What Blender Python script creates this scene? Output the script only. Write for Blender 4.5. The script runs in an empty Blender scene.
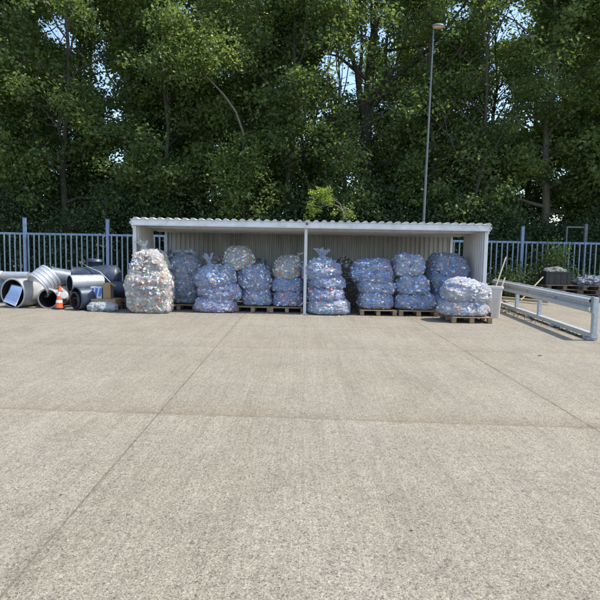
import bpy, math, random
import numpy as np
from mathutils import Matrix, Vector

random.seed(4)
rng = np.random.default_rng(11)
SC = bpy.context.scene
COL = SC.collection
R = math.radians

# ------------------------------------------------------------------ camera
F = 555.0
CAM_Z = 1.6
PITCH = 5.05
ROLL = 1.0
cam_rot = Matrix.Rotation(R(90 - PITCH), 4, 'X') @ Matrix.Rotation(R(ROLL), 4, 'Z')
cam_d = bpy.data.cameras.new('camera')
cam_d.sensor_width = 36
cam_d.lens = F / 600 * 36
cam_d.clip_end = 3000
cam = bpy.data.objects.new('camera', cam_d)
cam.matrix_world = Matrix.Translation((0, 0, CAM_Z)) @ cam_rot
COL.objects.link(cam)
SC.camera = cam
M3 = cam_rot.to_3x3()


def ray(px, py):
    return M3 @ Vector(((px - 300) / F, (300 - py) / F, -1))


def P(px, py, Y):
    d = ray(px, py)
    return Vector((0, 0, CAM_Z)) + d * (Y / d.y)


def G(px, py, z=0.0):
    d = ray(px, py)
    return Vector((0, 0, CAM_Z)) + d * ((z - CAM_Z) / d.z)


# ------------------------------------------------------------------ tags
def tag(o, label=None, cat=None, group=None, kind=None):
    if label: o['label'] = label
    if cat: o['category'] = cat
    if group: o['group'] = group
    if kind: o['kind'] = kind
    return o


def offset(o):
    v = Vector((0, 0, 0))
    while o is not None:
        v += o.location
        o = o.parent
    return v


def thing(name, loc, label, cat, group=None):
    o = bpy.data.objects.new(name, None)
    o.empty_display_size = 0.2
    o.location = loc
    COL.objects.link(o)
    return tag(o, label, cat, group)


def copy_tree(o, parent=None):
    c = o.copy()
    COL.objects.link(c)
    if parent is not None:
        c.parent = parent
    for ch in list(o.children):
        copy_tree(ch, c)
    return c


# ------------------------------------------------------------------ mesh builder
class MB:
    def __init__(s):
        s.v = []; s.f = []; s.sm = []; s.mi = []

    def add(s, vs, fs, smooth=False, mi=0):
        b = len(s.v)
        s.v += [tuple(p) for p in vs]
        s.f += [tuple(i + b for i in f) for f in fs]
        s.sm += [smooth] * len(fs)
        s.mi += [mi] * len(fs)
        return s

    def box(s, c, size, rot=None, taper=1.0, mi=0):
        hx, hy, hz = size[0] / 2, size[1] / 2, size[2] / 2
        vs = []
        for z in (-1, 1):
            k = taper if z < 0 else 1.0
            for x, y in ((-1, -1), (1, -1), (1, 1), (-1, 1)):
                vs.append(Vector((x * hx * k, y * hy * k, z * hz)))
        if rot is not None:
            vs = [rot @ p for p in vs]
        c = Vector(c)
        return s.add([p + c for p in vs],
                     [(3, 2, 1, 0), (4, 5, 6, 7), (0, 1, 5, 4), (1, 2, 6, 5), (2, 3, 7, 6), (3, 0, 4, 7)], mi=mi)

    def tube(s, pts, rad, n=8, caps=True, mi=0):
        pts = [Vector(p) for p in pts]
        if not hasattr(rad, '__len__'):
            rad = [rad] * len(pts)
        rings = []
        up = Vector((0.3, 0.1, 1)).normalized()
        for i, p in enumerate(pts):
            a = pts[max(i - 1, 0)]; b = pts[min(i + 1, len(pts) - 1)]
            t = (b - a).normalized()
            u = t.cross(up)
            if u.length < 1e-3: u = t.cross(Vector((1, 0, 0)))
            u.normalize()
            w = t.cross(u)
            rings.append([p + (u * math.cos(2 * math.pi * k / n) + w * math.sin(2 * math.pi * k / n)) * rad[i] for k in range(n)])
        vs = [q for r_ in rings for q in r_]
        fs = []
        for i in range(len(pts) - 1):
            for k in range(n):
                k2 = (k + 1) % n
                fs.append((i * n + k, i * n + k2, (i + 1) * n + k2, (i + 1) * n + k))
        s.add(vs, fs, True, mi)
        if caps:
            s.add(rings[0], [tuple(range(n))], False, mi)
            s.add(rings[-1], [tuple(reversed(range(n)))], False, mi)
        return s

    def lathe(s, prof, origin, axis, n=48, mi=0, smooth=True, wob=0.0, squash=1.0):
        """prof: list of (radius, distance along axis)"""
        axis = Vector(axis).normalized()
        u = axis.cross(Vector((0, 0, 1)))
        if u.length < 1e-3: u = Vector((1, 0, 0))
        u.normalize()
        w = u.cross(axis)
        o = Vector(origin)
        vs = []; fs = []
        for j, (r, d) in enumerate(prof):
            for k in range(n):
                a = 2 * math.pi * k / n
                rr = r * (1 + wob * math.sin(3 * a + 1.3))
                vs.append(o + axis * d + u * (rr * math.cos(a)) + w * (rr * squash * math.sin(a)))
        for j in range(len(prof) - 1):
            for k in range(n):
                k2 = (k + 1) % n
                fs.append((j * n + k, j * n + k2, (j + 1) * n + k2, (j + 1) * n + k))
        return s.add(vs, fs, smooth, mi)

    def build(s, name, mats, parent=None, bevel=0.0, auto=False):
        off = offset(parent) if parent is not None else Vector((0, 0, 0))
        me = bpy.data.meshes.new(name)
        me.from_pydata([tuple(Vector(p) - off) for p in s.v], [], s.f)
        me.polygons.foreach_set('use_smooth', s.sm)
        me.polygons.foreach_set('material_index', s.mi)
        for m in (mats if isinstance(mats, (list, tuple)) else [mats]):
            me.materials.append(m)
        me.update()
        o = bpy.data.objects.new(name, me)
        COL.objects.link(o)
        if parent is not None: o.parent = parent
        if bevel:
            b = o.modifiers.new('bevel', 'BEVEL')
            b.width = bevel; b.segments = 2; b.limit_method = 'ANGLE'; b.angle_limit = R(40)
        return o


def np_mesh(name, verts, quads, mats, parent=None, smooth=False, mi=None):
    me = bpy.data.meshes.new(name)
    nv, nf = len(verts), len(quads)
    k = quads.shape[1]
    me.vertices.add(nv)
    me.vertices.foreach_set('co', np.ascontiguousarray(verts, dtype=np.float32).ravel())
    me.loops.add(nf * k)
    me.loops.foreach_set('vertex_index', np.ascontiguousarray(quads, dtype=np.int32).ravel())
    me.polygons.add(nf)
    me.polygons.foreach_set('loop_start', np.arange(0, nf * k, k, dtype=np.int32))
    me.polygons.foreach_set('loop_total', np.full(nf, k, dtype=np.int32))
    me.polygons.foreach_set('use_smooth', np.full(nf, smooth, dtype=bool))
    for m in (mats if isinstance(mats, (list, tuple)) else [mats]):
        me.materials.append(m)
    if mi is not None:
        me.polygons.foreach_set('material_index', np.ascontiguousarray(mi, dtype=np.int32))
    me.update(calc_edges=True)
    me.validate()
    o = bpy.data.objects.new(name, me)
    COL.objects.link(o)
    if parent is not None: o.parent = parent
    return o


# ------------------------------------------------------------------ numpy noise
def vnoise(p, seed=0):
    """value noise in [-1,1] at points p (n,3)"""
    i = np.floor(p).astype(np.int64)
    f = p - i
    f = f * f * (3 - 2 * f)
    out = np.zeros(len(p))
    for dx in (0, 1):
        for dy in (0, 1):
            for dz in (0, 1):
                h = (i[:, 0] + dx) * 374761393 + (i[:, 1] + dy) * 668265263 + (i[:, 2] + dz) * 2147483647 + seed * 974634777
                h = (h ^ (h >> 13)) * 1274126177
                h = (h ^ (h >> 16)) & 0xFFFFFF
                val = h / float(0xFFFFFF) * 2 - 1
                wx = f[:, 0] if dx else 1 - f[:, 0]
                wy = f[:, 1] if dy else 1 - f[:, 1]
                wz = f[:, 2] if dz else 1 - f[:, 2]
                out += val * wx * wy * wz
    return out


# ------------------------------------------------------------------ materials
class NT:
    def __init__(s, name):
        s.m = bpy.data.materials.new(name)
        s.m.use_nodes = True
        s.t = s.m.node_tree
        s.t.nodes.clear()
        s.out = s.n('ShaderNodeOutputMaterial')

    def n(s, kind, **kw):
        nd = s.t.nodes.new(kind)
        for k, v in kw.items():
            if k in nd.inputs.keys():
                s.set(nd, k, v)
            else:
                setattr(nd, k, v)
        return nd

    def set(s, nd, k, v):
        if isinstance(v, bpy.types.NodeSocket):
            s.t.links.new(v, nd.inputs[k])
        else:
            if isinstance(v, (tuple, list)) and len(v) == 3 and nd.inputs[k].type == 'RGBA':
                v = (*v, 1)
            nd.inputs[k].default_value = v

    def math(s, op, a, b=None, clamp=False):
        nd = s.t.nodes.new('ShaderNodeMath')
        nd.operation = op; nd.use_clamp = clamp
        s.set(nd, 0, a)
        if b is not None: s.set(nd, 1, b)
        return nd.outputs[0]

    def vmath(s, op, a, b=None):
        nd = s.t.nodes.new('ShaderNodeVectorMath')
        nd.operation = op
        s.set(nd, 0, a)
        if b is not None: s.set(nd, 1, b)
        return nd.outputs['Value'] if op in ('DOT_PRODUCT', 'LENGTH') else nd.outputs[0]

    def mix(s, fac, a, b, blend='MIX'):
        nd = s.t.nodes.new('ShaderNodeMix')
        nd.data_type = 'RGBA'; nd.blend_type = blend
        s.set(nd, 0, fac)
        for i, v in ((6, a), (7, b)):
            if isinstance(v, bpy.types.NodeSocket): s.t.links.new(v, nd.inputs[i])
            else: nd.inputs[i].default_value = (*v[:3], 1)
        return nd.outputs[2]

    def ramp(s, fac, stops, interp='LINEAR'):
        nd = s.t.nodes.new('ShaderNodeValToRGB')
        cr = nd.color_ramp
        cr.interpolation = interp
        while len(cr.elements) < len(stops): cr.elements.new(0.5)
        for e, (p, c) in zip(cr.elements, stops):
            e.position = p
            e.color = (*c, 1) if hasattr(c, '__len__') else (c, c, c, 1)
        s.set(nd, 'Fac', fac)
        return nd.outputs['Color']

    def noise(s, vec, scale, detail=4, rough=0.55, dist=0.0, out='Fac'):
        nd = s.n('ShaderNodeTexNoise')
        if vec is not None: s.set(nd, 'Vector', vec)
        nd.inputs['Scale'].default_value = scale
        nd.inputs['Detail'].default_value = detail
        nd.inputs['Roughness'].default_value = rough
        nd.inputs['Distortion'].default_value = dist
        return nd.outputs[out]

    def voro(s, vec, scale, feature='F1', out='Color'):
        nd = s.n('ShaderNodeTexVoronoi')
        nd.feature = feature
        if vec is not None: s.set(nd, 'Vector', vec)
        nd.inputs['Scale'].default_value = scale
        return nd.outputs[out]

    def pos(s):
        return s.n('ShaderNodeNewGeometry').outputs['Position']

    def obj(s):
        return s.n('ShaderNodeTexCoord').outputs['Object']

    def scale(s, vec, k):
        return s.vmath('MULTIPLY', vec, k)

    def bump(s, h, strength=0.3, dist=0.01):
        nd = s.n('ShaderNodeBump')
        nd.inputs['Strength'].default_value = strength
        nd.inputs['Distance'].default_value = dist
        s.set(nd, 'Height', h)
        return nd.outputs['Normal']

    def principled(s, **kw):
        nd = s.n('ShaderNodeBsdfPrincipled')
        for k, v in kw.items():
            s.set(nd, k.replace('_', ' '), v)
        return nd.outputs[0]

    def done(s, sh):
        s.t.links.new(sh, s.out.inputs['Surface'])
        return s.m


def simple(name, col, rough=0.5, metal=0.0, var=0.25, scale=6.0, dirt=None, dirt_amt=0.4, bump=0.0, bscale=40, coat=0.0, streak=(1, 1, 1)):
    t = NT(name)
    c = t.obj()
    cs = t.scale(c, streak)
    n1 = t.noise(cs, scale, 6, 0.6)
    dark = tuple(x * (1 - var) for x in col); light = tuple(min(1, x * (1 + var * 0.5)) for x in col)
    base = t.ramp(n1, [(0.3, dark), (0.7, light)])
    if dirt is not None:
        n2 = t.noise(cs, scale * 0.6, 8, 0.7)
        f = t.ramp(n2, [(0.48, 0.0), (0.7, dirt_amt)])
        base = t.mix(f, base, dirt)
    rr = t.math('ADD', t.math('MULTIPLY', n1, 0.25), rough - 0.12, True)
    kw = dict(Base_Color=base, Roughness=rr, Metallic=metal)
    if coat: kw['Coat_Weight'] = coat
    if bump: kw['Normal'] = t.bump(t.noise(c, bscale, 6, 0.6), bump, 0.01)
    return t.done(t.principled(**kw))


M = {}
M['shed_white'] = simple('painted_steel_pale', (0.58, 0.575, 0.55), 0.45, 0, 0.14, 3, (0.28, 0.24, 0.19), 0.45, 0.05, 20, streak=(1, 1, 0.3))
M['shed_shaded'] = simple('painted_steel_shaded', (0.46, 0.455, 0.44), 0.55, 0, 0.2, 3, (0.2, 0.17, 0.13), 0.6, 0.05, 20, streak=(1.5, 1, 0.2))  # same pale steel, its colour darkened to paint the shade at the back
M['shed_post'] = simple('painted_steel_post', (0.62, 0.63, 0.63), 0.4, 0, 0.1, 5, (0.3, 0.26, 0.2), 0.4)
M['fence'] = simple('fence_blue_grey', (0.19, 0.27, 0.42), 0.4, 0.0, 0.2, 8, (0.25, 0.27, 0.28), 0.5)
M['fence_bar'] = simple('fence_bar_grey', (0.20, 0.27, 0.34), 0.45, 0.0, 0.25, 8, (0.16, 0.18, 0.18), 0.5)
M['galv'] = simple('galvanised_steel', (0.50, 0.53, 0.55), 0.45, 0.35, 0.22, 14, (0.33, 0.32, 0.29), 0.35, 0.06, 60)
M['galv_dull'] = simple('dull_galvanised', (0.42, 0.46, 0.50), 0.5, 0.35, 0.25, 10, (0.25, 0.24, 0.22), 0.5, 0.05, 50)
M['duct_white'] = simple('duct_pale', (0.40, 0.40, 0.39), 0.4, 0.1, 0.15, 6, (0.36, 0.33, 0.28), 0.4, 0.05, 30)
M['duct_bright'] = simple('duct_bright_metal', (0.46, 0.48, 0.50), 0.42, 0.45, 0.15, 6, (0.4, 0.38, 0.34), 0.35, 0.05, 30)
M['duct_blue'] = simple('duct_dark_blue', (0.030, 0.045, 0.078), 0.42, 0.1, 0.3, 6, (0.16, 0.17, 0.18), 0.4, 0.05, 30)
M['duct_grey'] = simple('duct_grey', (0.17, 0.20, 0.24), 0.4, 0.3, 0.25, 6, (0.2, 0.19, 0.18), 0.5, 0.05, 30)
M['black'] = simple('black_plastic', (0.018, 0.019, 0.022), 0.4, 0, 0.3, 10, (0.06, 0.058, 0.05), 0.4, 0.05)
M['inner_wall'] = simple('duct_bore_shade', (0.012, 0.012, 0.013), 0.8, 0, 0.3, 10)  # near-black colour paints the shade inside the ducts
M['wood'] = simple('pallet_wood', (0.33, 0.225, 0.135), 0.8, 0, 0.45, 5, (0.12, 0.09, 0.065), 0.7, 0.2, 40, streak=(0.6, 6, 6))
M['wood_dark'] = simple('dark_wood', (0.14, 0.105, 0.075), 0.85, 0, 0.45, 5, (0.05, 0.04, 0.035), 0.7, 0.2, 40, streak=(0.6, 6, 6))
M['plank'] = simple('timber_tan', (0.42, 0.32, 0.18), 0.75, 0, 0.3, 5, (0.2, 0.15, 0.1), 0.5, 0.2, 40)
M['stick'] = simple('stick_wood', (0.50, 0.41, 0.29), 0.7, 0, 0.25, 9, (0.25, 0.2, 0.14), 0.4)
M['card'] = simple('cardboard', (0.36, 0.24, 0.13), 0.85, 0, 0.2, 5, (0.2, 0.13, 0.07), 0.5, 0.08)
M['orange'] = simple('cone_orange', (0.78, 0.12, 0.03), 0.45, 0, 0.15, 10, (0.3, 0.12, 0.06), 0.4)
M['band'] = simple('cone_white_band', (0.75, 0.73, 0.70), 0.4, 0, 0.1, 10, (0.4, 0.3, 0.25), 0.4)
M['bin'] = simple('bin_plastic', (0.64, 0.59, 0.53), 0.5, 0, 0.15, 4, (0.27, 0.23, 0.18), 0.5, 0.04, streak=(1, 1, 0.4))
M['bark'] = simple('bark', (0.085, 0.072, 0.055), 0.9, 0, 0.45, 6, (0.04, 0.045, 0.03), 0.6, 0.6, 18, streak=(3, 3, 0.6))
M['bark_pale'] = simple('bark_pale', (0.20, 0.17, 0.13), 0.9, 0, 0.4, 6, (0.09, 0.08, 0.06), 0.6, 0.5, 18, streak=(3, 3, 0.6))
M['lamp_grey'] = simple('lamp_post_grey', (0.13, 0.15, 0.17), 0.5, 0.2, 0.25, 6, (0.16, 0.16, 0.15), 0.5)
M['heap'] = simple('dusty_rubble', (0.22, 0.22, 0.20), 0.85, 0, 0.5, 12, (0.08, 0.09, 0.05), 0.7, 0.4, 25)
M['lens'] = simple('lamp_lens', (0.45, 0.32, 0.18), 0.25, 0, 0.1, 10, coat=0.5)
M['blue_print'] = simple('blue_print', (0.06, 0.16, 0.55), 0.5, 0, 0.15, 10)
M['white_print'] = simple('white_card', (0.6, 0.62, 0.64), 0.6, 0, 0.15, 10)
M['straw'] = simple('straw', (0.55, 0.47, 0.2), 0.8, 0, 0.3, 30)
M['rust'] = simple('rusty_bits', (0.16, 0.06, 0.035), 0.85, 0, 0.5, 10)
M['sheet'] = simple('brushed_sheet', (0.66, 0.70, 0.78), 0.22, 0.85, 0.1, 5, (0.5, 0.45, 0.38), 0.4, 0.03, 8)
M['frayed'] = simple('grey_white_foil', (0.20, 0.22, 0.26), 0.5, 0, 0.4, 9, (0.2, 0.2, 0.19), 0.7, 0.4, 25)
M['petal'] = simple('petal', (0.7, 0.7, 0.62), 0.7, 0, 0.1, 10)


def leaf_mat(name, cols, trans, tw=0.42):
    t = NT(name)
    g = t.n('ShaderNodeNewGeometry')
    rnd = g.outputs['Random Per Island']
    big = t.noise(t.pos(), 0.45, 3, 0.6)
    f = t.math('ADD', t.math('MULTIPLY', rnd, 0.65), t.math('MULTIPLY', t.math('SUBTRACT', big, 0.32), 0.95), True)
    base = t.ramp(f, [(0.0, cols[0]), (0.5, cols[1]), (1.0, cols[2])])
    tr = t.mix(f, trans[0], trans[1])
    p = t.principled(Base_Color=base, Roughness=0.42, Specular_IOR_Level=0.45)
    tl = t.n('ShaderNodeBsdfTranslucent', Color=tr).outputs[0]
    mx = t.n('ShaderNodeMixShader')
    mx.inputs[0].default_value = tw
    t.t.links.new(p, mx.inputs[1]); t.t.links.new(tl, mx.inputs[2])
    return t.done(mx.outputs[0])


M['leaf_a'] = leaf_mat('leaf_poplar', [(0.052, 0.094, 0.033), (0.120, 0.176, 0.056), (0.190, 0.245, 0.080)], [(0.20, 0.30, 0.05), (0.42, 0.52, 0.11)], 0.45)
M['leaf_b'] = leaf_mat('leaf_dark', [(0.040, 0.074, 0.029), (0.090, 0.138, 0.048), (0.145, 0.196, 0.066)], [(0.14, 0.23, 0.045), (0.32, 0.42, 0.09)], 0.45)
M['leaf_c'] = leaf_mat('leaf_ivy', [(0.023, 0.049, 0.020), (0.050, 0.090, 0.034), (0.084, 0.134, 0.048)], [(0.05, 0.10, 0.025), (0.12, 0.19, 0.045)], 0.35)
M['leaf_y'] = leaf_mat('leaf_lime', [(0.12, 0.20, 0.035), (0.19, 0.28, 0.045), (0.26, 0.34, 0.06)], [(0.35, 0.45, 0.05), (0.5, 0.6, 0.08)])


# ---- concrete yard
def line_eq(a, b):
    d = (b - a); d.z = 0; d.normalize()
    n = Vector((-d.y, d.x, 0))
    return n, -n.dot(a)


def concrete():
    t = NT('concrete_brushed')
    p = t.pos()
    # aggregate speckle
    v1 = t.voro(p, 185)
    v1r = t.n('ShaderNodeSeparateColor', Color=v1).outputs[0]
    v2 = t.voro(p, 80)
    v2r = t.n('ShaderNodeSeparateColor', Color=v2).outputs[1]
    n_f = t.noise(p, 170, 6, 0.78)
    n_m = t.noise(p, 13, 8, 0.75)
    n_l = t.noise(p, 0.55, 6, 0.62)
    n_x = t.noise(p, 2.3, 6, 0.65)
    st = t.noise(t.scale(p, (58, 0.9, 1)), 1.0, 5, 0.7)
    st2 = t.noise(t.scale(p, (7, 0.35, 1)), 1.0, 5, 0.6)
    base = t.ramp(n_l, [(0.25, (0.240, 0.213, 0.167)), (0.5, (0.270, 0.241, 0.190)), (0.7, (0.293, 0.265, 0.213))])
    k = t.ramp(v1r, [(0.0, 0.22), (0.12, 0.50), (0.26, 0.86), (0.70, 1.05), (0.92, 1.25), (1.0, 1.7)])
    base = t.mix(0.85, base, k, 'MULTIPLY')
    k2 = t.ramp(v2r, [(0.0, 0.40), (0.10, 0.80), (0.5, 1.0), (0.95, 1.12), (1.0, 1.4)])
    base = t.mix(0.75, base, k2, 'MULTIPLY')
    base = t.mix(0.8, base, t.ramp(n_f, [(0.28, 0.55), (0.5, 1.0), (0.75, 1.28)]), 'MULTIPLY')
    base = t.mix(0.75, base, t.ramp(n_m, [(0.3, 0.74), (0.5, 1.0), (0.72, 1.16)]), 'MULTIPLY')
    base = t.mix(0.8, base, t.ramp(st, [(0.3, 0.78), (0.5, 1.0), (0.7, 1.14)]), 'MULTIPLY')
    base = t.mix(0.7, base, t.ramp(st2, [(0.32, 0.90), (0.5, 1.0), (0.7, 1.07)]), 'MULTIPLY')
    base = t.mix(0.8, base, t.ramp(n_x, [(0.3, 0.88), (0.5, 1.0), (0.7, 1.08)]), 'MULTIPLY')
    # warm / cool drift of the cement
    warm = t.ramp(t.noise(p, 0.3, 4, 0.6), [(0.35, (1.02, 1.0, 0.95)), (0.65, (1.0, 1.0, 1.0))])
    base = t.mix(0.8, base, warm, 'MULTIPLY')
    wob = t.math('MULTIPLY', t.math('SUBTRACT', t.noise(p, 9, 6, 0.7), 0.5), 0.03)
    wob2 = t.math('MULTIPLY', t.math('SUBTRACT', t.noise(p, 2.2, 6, 0.7), 0.5), 0.35)

    def signed(a, b):
        nrm, d = line_eq(a, b)
        return t.math('ADD', t.vmath('DOT_PRODUCT', p, tuple(nrm)), d)
    joints = []
    for a, b, wdt, dark in (((0, 597), (157, 415), 0.0075, 0.6), ((430, 330), (600, 432), 0.011, 0.55)):
        sd = signed(G(*a), G(*b))
        ab = t.math('ABSOLUTE', t.math('ADD', sd, wob))
        f = t.n('ShaderNodeMapRange', interpolation_type='SMOOTHSTEP')
        t.set(f, 'Value', ab); f.inputs['From Min'].default_value = wdt * 0.4; f.inputs['From Max'].default_value = wdt * 1.6
        f.inputs['To Min'].default_value = dark; f.inputs['To Max'].default_value = 0
        jf = t.math('MULTIPLY', f.outputs[0], t.ramp(t.noise(p, 3.5, 6, 0.75), [(0.34, 0.35), (0.6, 1.25)]))
        joints.append(jf)
        base = t.mix(jf, base, (0.095, 0.08, 0.06))
        hz = t.n('ShaderNodeMapRange', interpolation_type='SMOOTHSTEP')
        t.set(hz, 'Value', t.math('ADD', t.math('ABSOLUTE', sd), t.math('MULTIPLY', wob2, 0.25))); hz.inputs['From Min'].default_value = 0.0; hz.inputs['From Max'].default_value = 0.045
        hz.inputs['To Min'].default_value = 0.2; hz.inputs['To Max'].default_value = 0
        base = t.mix(hz.outputs[0], base, t.mix(1.0, base, (0.80, 0.75, 0.66), 'MULTIPLY'))
    # transverse day joints: a ragged crack, a stained band behind it and a pale worn lip before it
    for a, b, stain, lip, crack in (((0, 408), (600, 428), 0.42, 0.35, 0.55), ((0, 343), (600, 354), 0.26, 0.10, 0.05), ((0, 322), (600, 332), 0.12, 0.1, 0.0)):
        sd = t.math('ADD', signed(G(*a), G(*b)), wob)
        sdw = t.math('ADD', sd, wob2)
        f = t.n('ShaderNodeMapRange', interpolation_type='SMOOTHSTEP')
        t.set(f, 'Value', t.math('ABSOLUTE', sd)); f.inputs['From Min'].default_value = 0.005; f.inputs['From Max'].default_value = 0.035
        f.inputs['To Min'].default_value = crack; f.inputs['To Max'].default_value = 0
        back = t.ramp(t.math('MULTIPLY', t.math('ADD', sdw, 0.2), 1.2), [(0.18, 0.0), (0.26, stain), (0.5, stain * 0.4), (1.0, 0.0)])
        base = t.mix(back, base, t.mix(1.0, base, (0.70, 0.63, 0.52), 'MULTIPLY'))
        fr = t.ramp(t.math('ADD', t.math('MULTIPLY', sdw, 1.6), 0.5), [(0.0, 0.0), (0.44, lip), (0.52, 0.0)])
        base = t.mix(fr, base, t.mix(1.0, base, (1.10, 1.09, 1.07), 'MULTIPLY'))
        base = t.mix(t.math('MULTIPLY', f.outputs[0], t.ramp(t.noise(p, 5, 5, 0.7), [(0.35, 0.25), (0.6, 1.0)])), base, (0.13, 0.105, 0.075))
    # tyre scuffs running up the yard and old damp stains
    tyre = t.ramp(t.noise(t.scale(p, (1.9, 0.10, 1)), 1.0, 3, 0.5), [(0.56, 0.0), (0.66, 0.5)])
    tyre = t.math('MULTIPLY', tyre, t.ramp(t.noise(p, 4, 6, 0.75), [(0.38, 0.2), (0.6, 1.0)]))
    base = t.mix(tyre, base, t.mix(1.0, base, (0.80, 0.78, 0.75), 'MULTIPLY'))
    damp = t.ramp(t.noise(p, 0.8, 8, 0.75), [(0.56, 0.0), (0.62, 0.4), (0.75, 0.55)])
    base = t.mix(damp, base, t.mix(1.0, base, (0.86, 0.83, 0.78), 'MULTIPLY'))
    # oil and dirt spots
    sp = t.ramp(t.noise(p, 1.7, 3, 0.5), [(0.70, 0.0), (0.80, 0.28)])
    base = t.mix(sp, base, (0.2, 0.18, 0.15))
    pits = t.ramp(t.noise(p, 55, 3, 0.6), [(0.63, 0.0), (0.68, 0.7)])
    base = t.mix(pits, base, (0.15, 0.135, 0.115))
    hgt = t.math('ADD', t.math('MULTIPLY', v1r, 0.55), t.math('ADD', t.math('MULTIPLY', st, 0.7), t.math('MULTIPLY', n_f, 0.9)))
    for j in joints:
        hgt = t.math('SUBTRACT', hgt, t.math('MULTIPLY', j, 1.2))
    nrm = t.bump(hgt, 0.55, 0.006)
    return t.done(t.principled(Base_Color=base, Roughness=0.88, Specular_IOR_Level=0.25, Normal=nrm))


M['concrete'] = concrete()


def soil():
    t = NT('woodland_soil')
    p = t.pos()
    a = t.noise(p, 1.2, 8, 0.7); b = t.noise(p, 22, 6, 0.7)
    base = t.ramp(a, [(0.35, (0.045, 0.035, 0.024)), (0.5, (0.05, 0.06, 0.025)), (0.7, (0.085, 0.10, 0.04))])
    base = t.mix(0.8, base, t.ramp(b, [(0.3, 0.55), (0.7, 1.3)]), 'MULTIPLY')
    return t.done(t.principled(Base_Color=base, Roughness=0.95, Normal=t.bump(b, 0.6, 0.05)))


M['soil'] = soil()


# ---- bags: crushed cans seen through crinkled film
PAL_BLUE = [(0.0, (0.07, 0.16, 0.52)), (0.15, (0.16, 0.30, 0.70)), (0.30, (0.66, 0.73, 0.85)), (0.46, (0.84, 0.86, 0.88)), (0.58, (0.24, 0.40, 0.76)),
            (0.70, (0.58, 0.10, 0.09)), (0.78, (0.48, 0.39, 0.28)), (0.85, (0.06, 0.08, 0.11)), (0.90, (0.82, 0.72, 0.50)), (0.96, (0.14, 0.32, 0.16))]
PAL_MIX = [(0.0, (0.62, 0.50, 0.36)), (0.18, (0.85, 0.84, 0.80)), (0.34, (0.62, 0.14, 0.09)), (0.46, (0.90, 0.90, 0.88)), (0.62, (0.42, 0.30, 0.17)),
           (0.70, (0.10, 0.12, 0.14)), (0.76, (0.14, 0.30, 0.62)), (0.83, (0.80, 0.66, 0.36)), (0.90, (0.18, 0.36, 0.18)), (0.95, (0.70, 0.30, 0.12))]
PAL_RED = [(0.0, (0.10, 0.20, 0.60)), (0.18, (0.66, 0.12, 0.11)), (0.32, (0.74, 0.78, 0.86)), (0.48, (0.10, 0.07, 0.09)), (0.54, (0.86, 0.86, 0.86)),
           (0.68, (0.24, 0.38, 0.74)), (0.84, (0.72, 0.34, 0.28)), (0.90, (0.06, 0.07, 0.14)), (0.94, (0.80, 0.70, 0.46))]


def bag_mat(name, pal, film, lo, hi, cell=10.0, crease=(1, 1, 1.6), trans=0.0, seed=0.0, grime=0.0):
    t = NT(name)
    c = t.vmath('ADD', t.obj(), (seed, seed * 1.7, seed * 0.6))
    wv = t.noise(c, 5, 4, 0.6, 0, 'Color')
    w = t.vmath('ADD', c, t.scale(t.vmath('SUBTRACT', wv, (0.5, 0.5, 0.5)), (0.16, 0.16, 0.16)))
    ws = t.scale(w, (1.0, 1.0, 1.5))
    v = t.voro(ws, cell)
    sep = t.n('ShaderNodeSeparateColor', Color=v)
    col = t.ramp(sep.outputs[0], pal, 'CONSTANT')
    v2 = t.voro(ws, cell * 2.3)
    sep2 = t.n('ShaderNodeSeparateColor', Color=v2)
    col2 = t.ramp(sep2.outputs[1], pal, 'CONSTANT')
    col = t.mix(t.ramp(sep2.outputs[0], [(0.66, 0.0), (0.68, 1.0)]), col, col2)
    gl = t.ramp(t.noise(w, 42, 4, 0.7), [(0.3, 0.6), (0.5, 1.05), (0.72, 1.5)])
    col = t.mix(0.8, col, gl, 'MULTIPLY')
    wr = t.noise(t.scale(c, crease), 6.5, 8, 0.68, 1.4)
    ridge = t.math('SUBTRACT', 1.0, t.math('MULTIPLY', t.math('ABSOLUTE', t.math('SUBTRACT', wr, 0.5)), 7.0), True)
    wr2 = t.noise(t.scale(c, crease), 19, 6, 0.65, 1.0)
    ridge2 = t.math('SUBTRACT', 1.0, t.math('MULTIPLY', t.math('ABSOLUTE', t.math('SUBTRACT', wr2, 0.5)), 8.0), True)
    film_n = t.noise(c, 3.2, 6, 0.65)
    ff = t.math('ADD', t.ramp(film_n, [(0.32, lo), (0.68, hi)]), t.math('MULTIPLY', t.math('MAXIMUM', ridge, t.math('MULTIPLY', ridge2, 0.7)), 0.42), True)  # crease lines whitened in the colour as crinkle highlights
    base = t.mix(ff, col, film)
    if grime:
        base = t.mix(t.ramp(t.noise(c, 2.1, 6, 0.7), [(0.45, 0.0), (0.7, grime)]), base, (0.16, 0.15, 0.13))
    h = t.math('ADD', t.math('MULTIPLY', ridge, 0.6), t.math('ADD', t.math('MULTIPLY', ridge2, 0.35), t.math('MULTIPLY', t.voro(ws, cell, 'F1', 'Distance'), -1.1)))
    nrm = t.bump(h, 1.0, 0.035)
    rough = t.ramp(wr2, [(0.35, 0.22), (0.65, 0.5)])
    p = t.principled(Base_Color=base, Roughness=rough, Specular_IOR_Level=0.55, Coat_Weight=0.7, Coat_Roughness=0.12, Normal=nrm)
    if trans:
        tl = t.n('ShaderNodeBsdfTranslucent', Color=t.mix(0.5, base, film)).outputs[0]
        mx = t.n('ShaderNodeMixShader'); mx.inputs[0].default_value = trans
        t.t.links.new(p, mx.inputs[1]); t.t.links.new(tl, mx.inputs[2])
        p = mx.outputs[0]
    return t.done(p)


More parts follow.
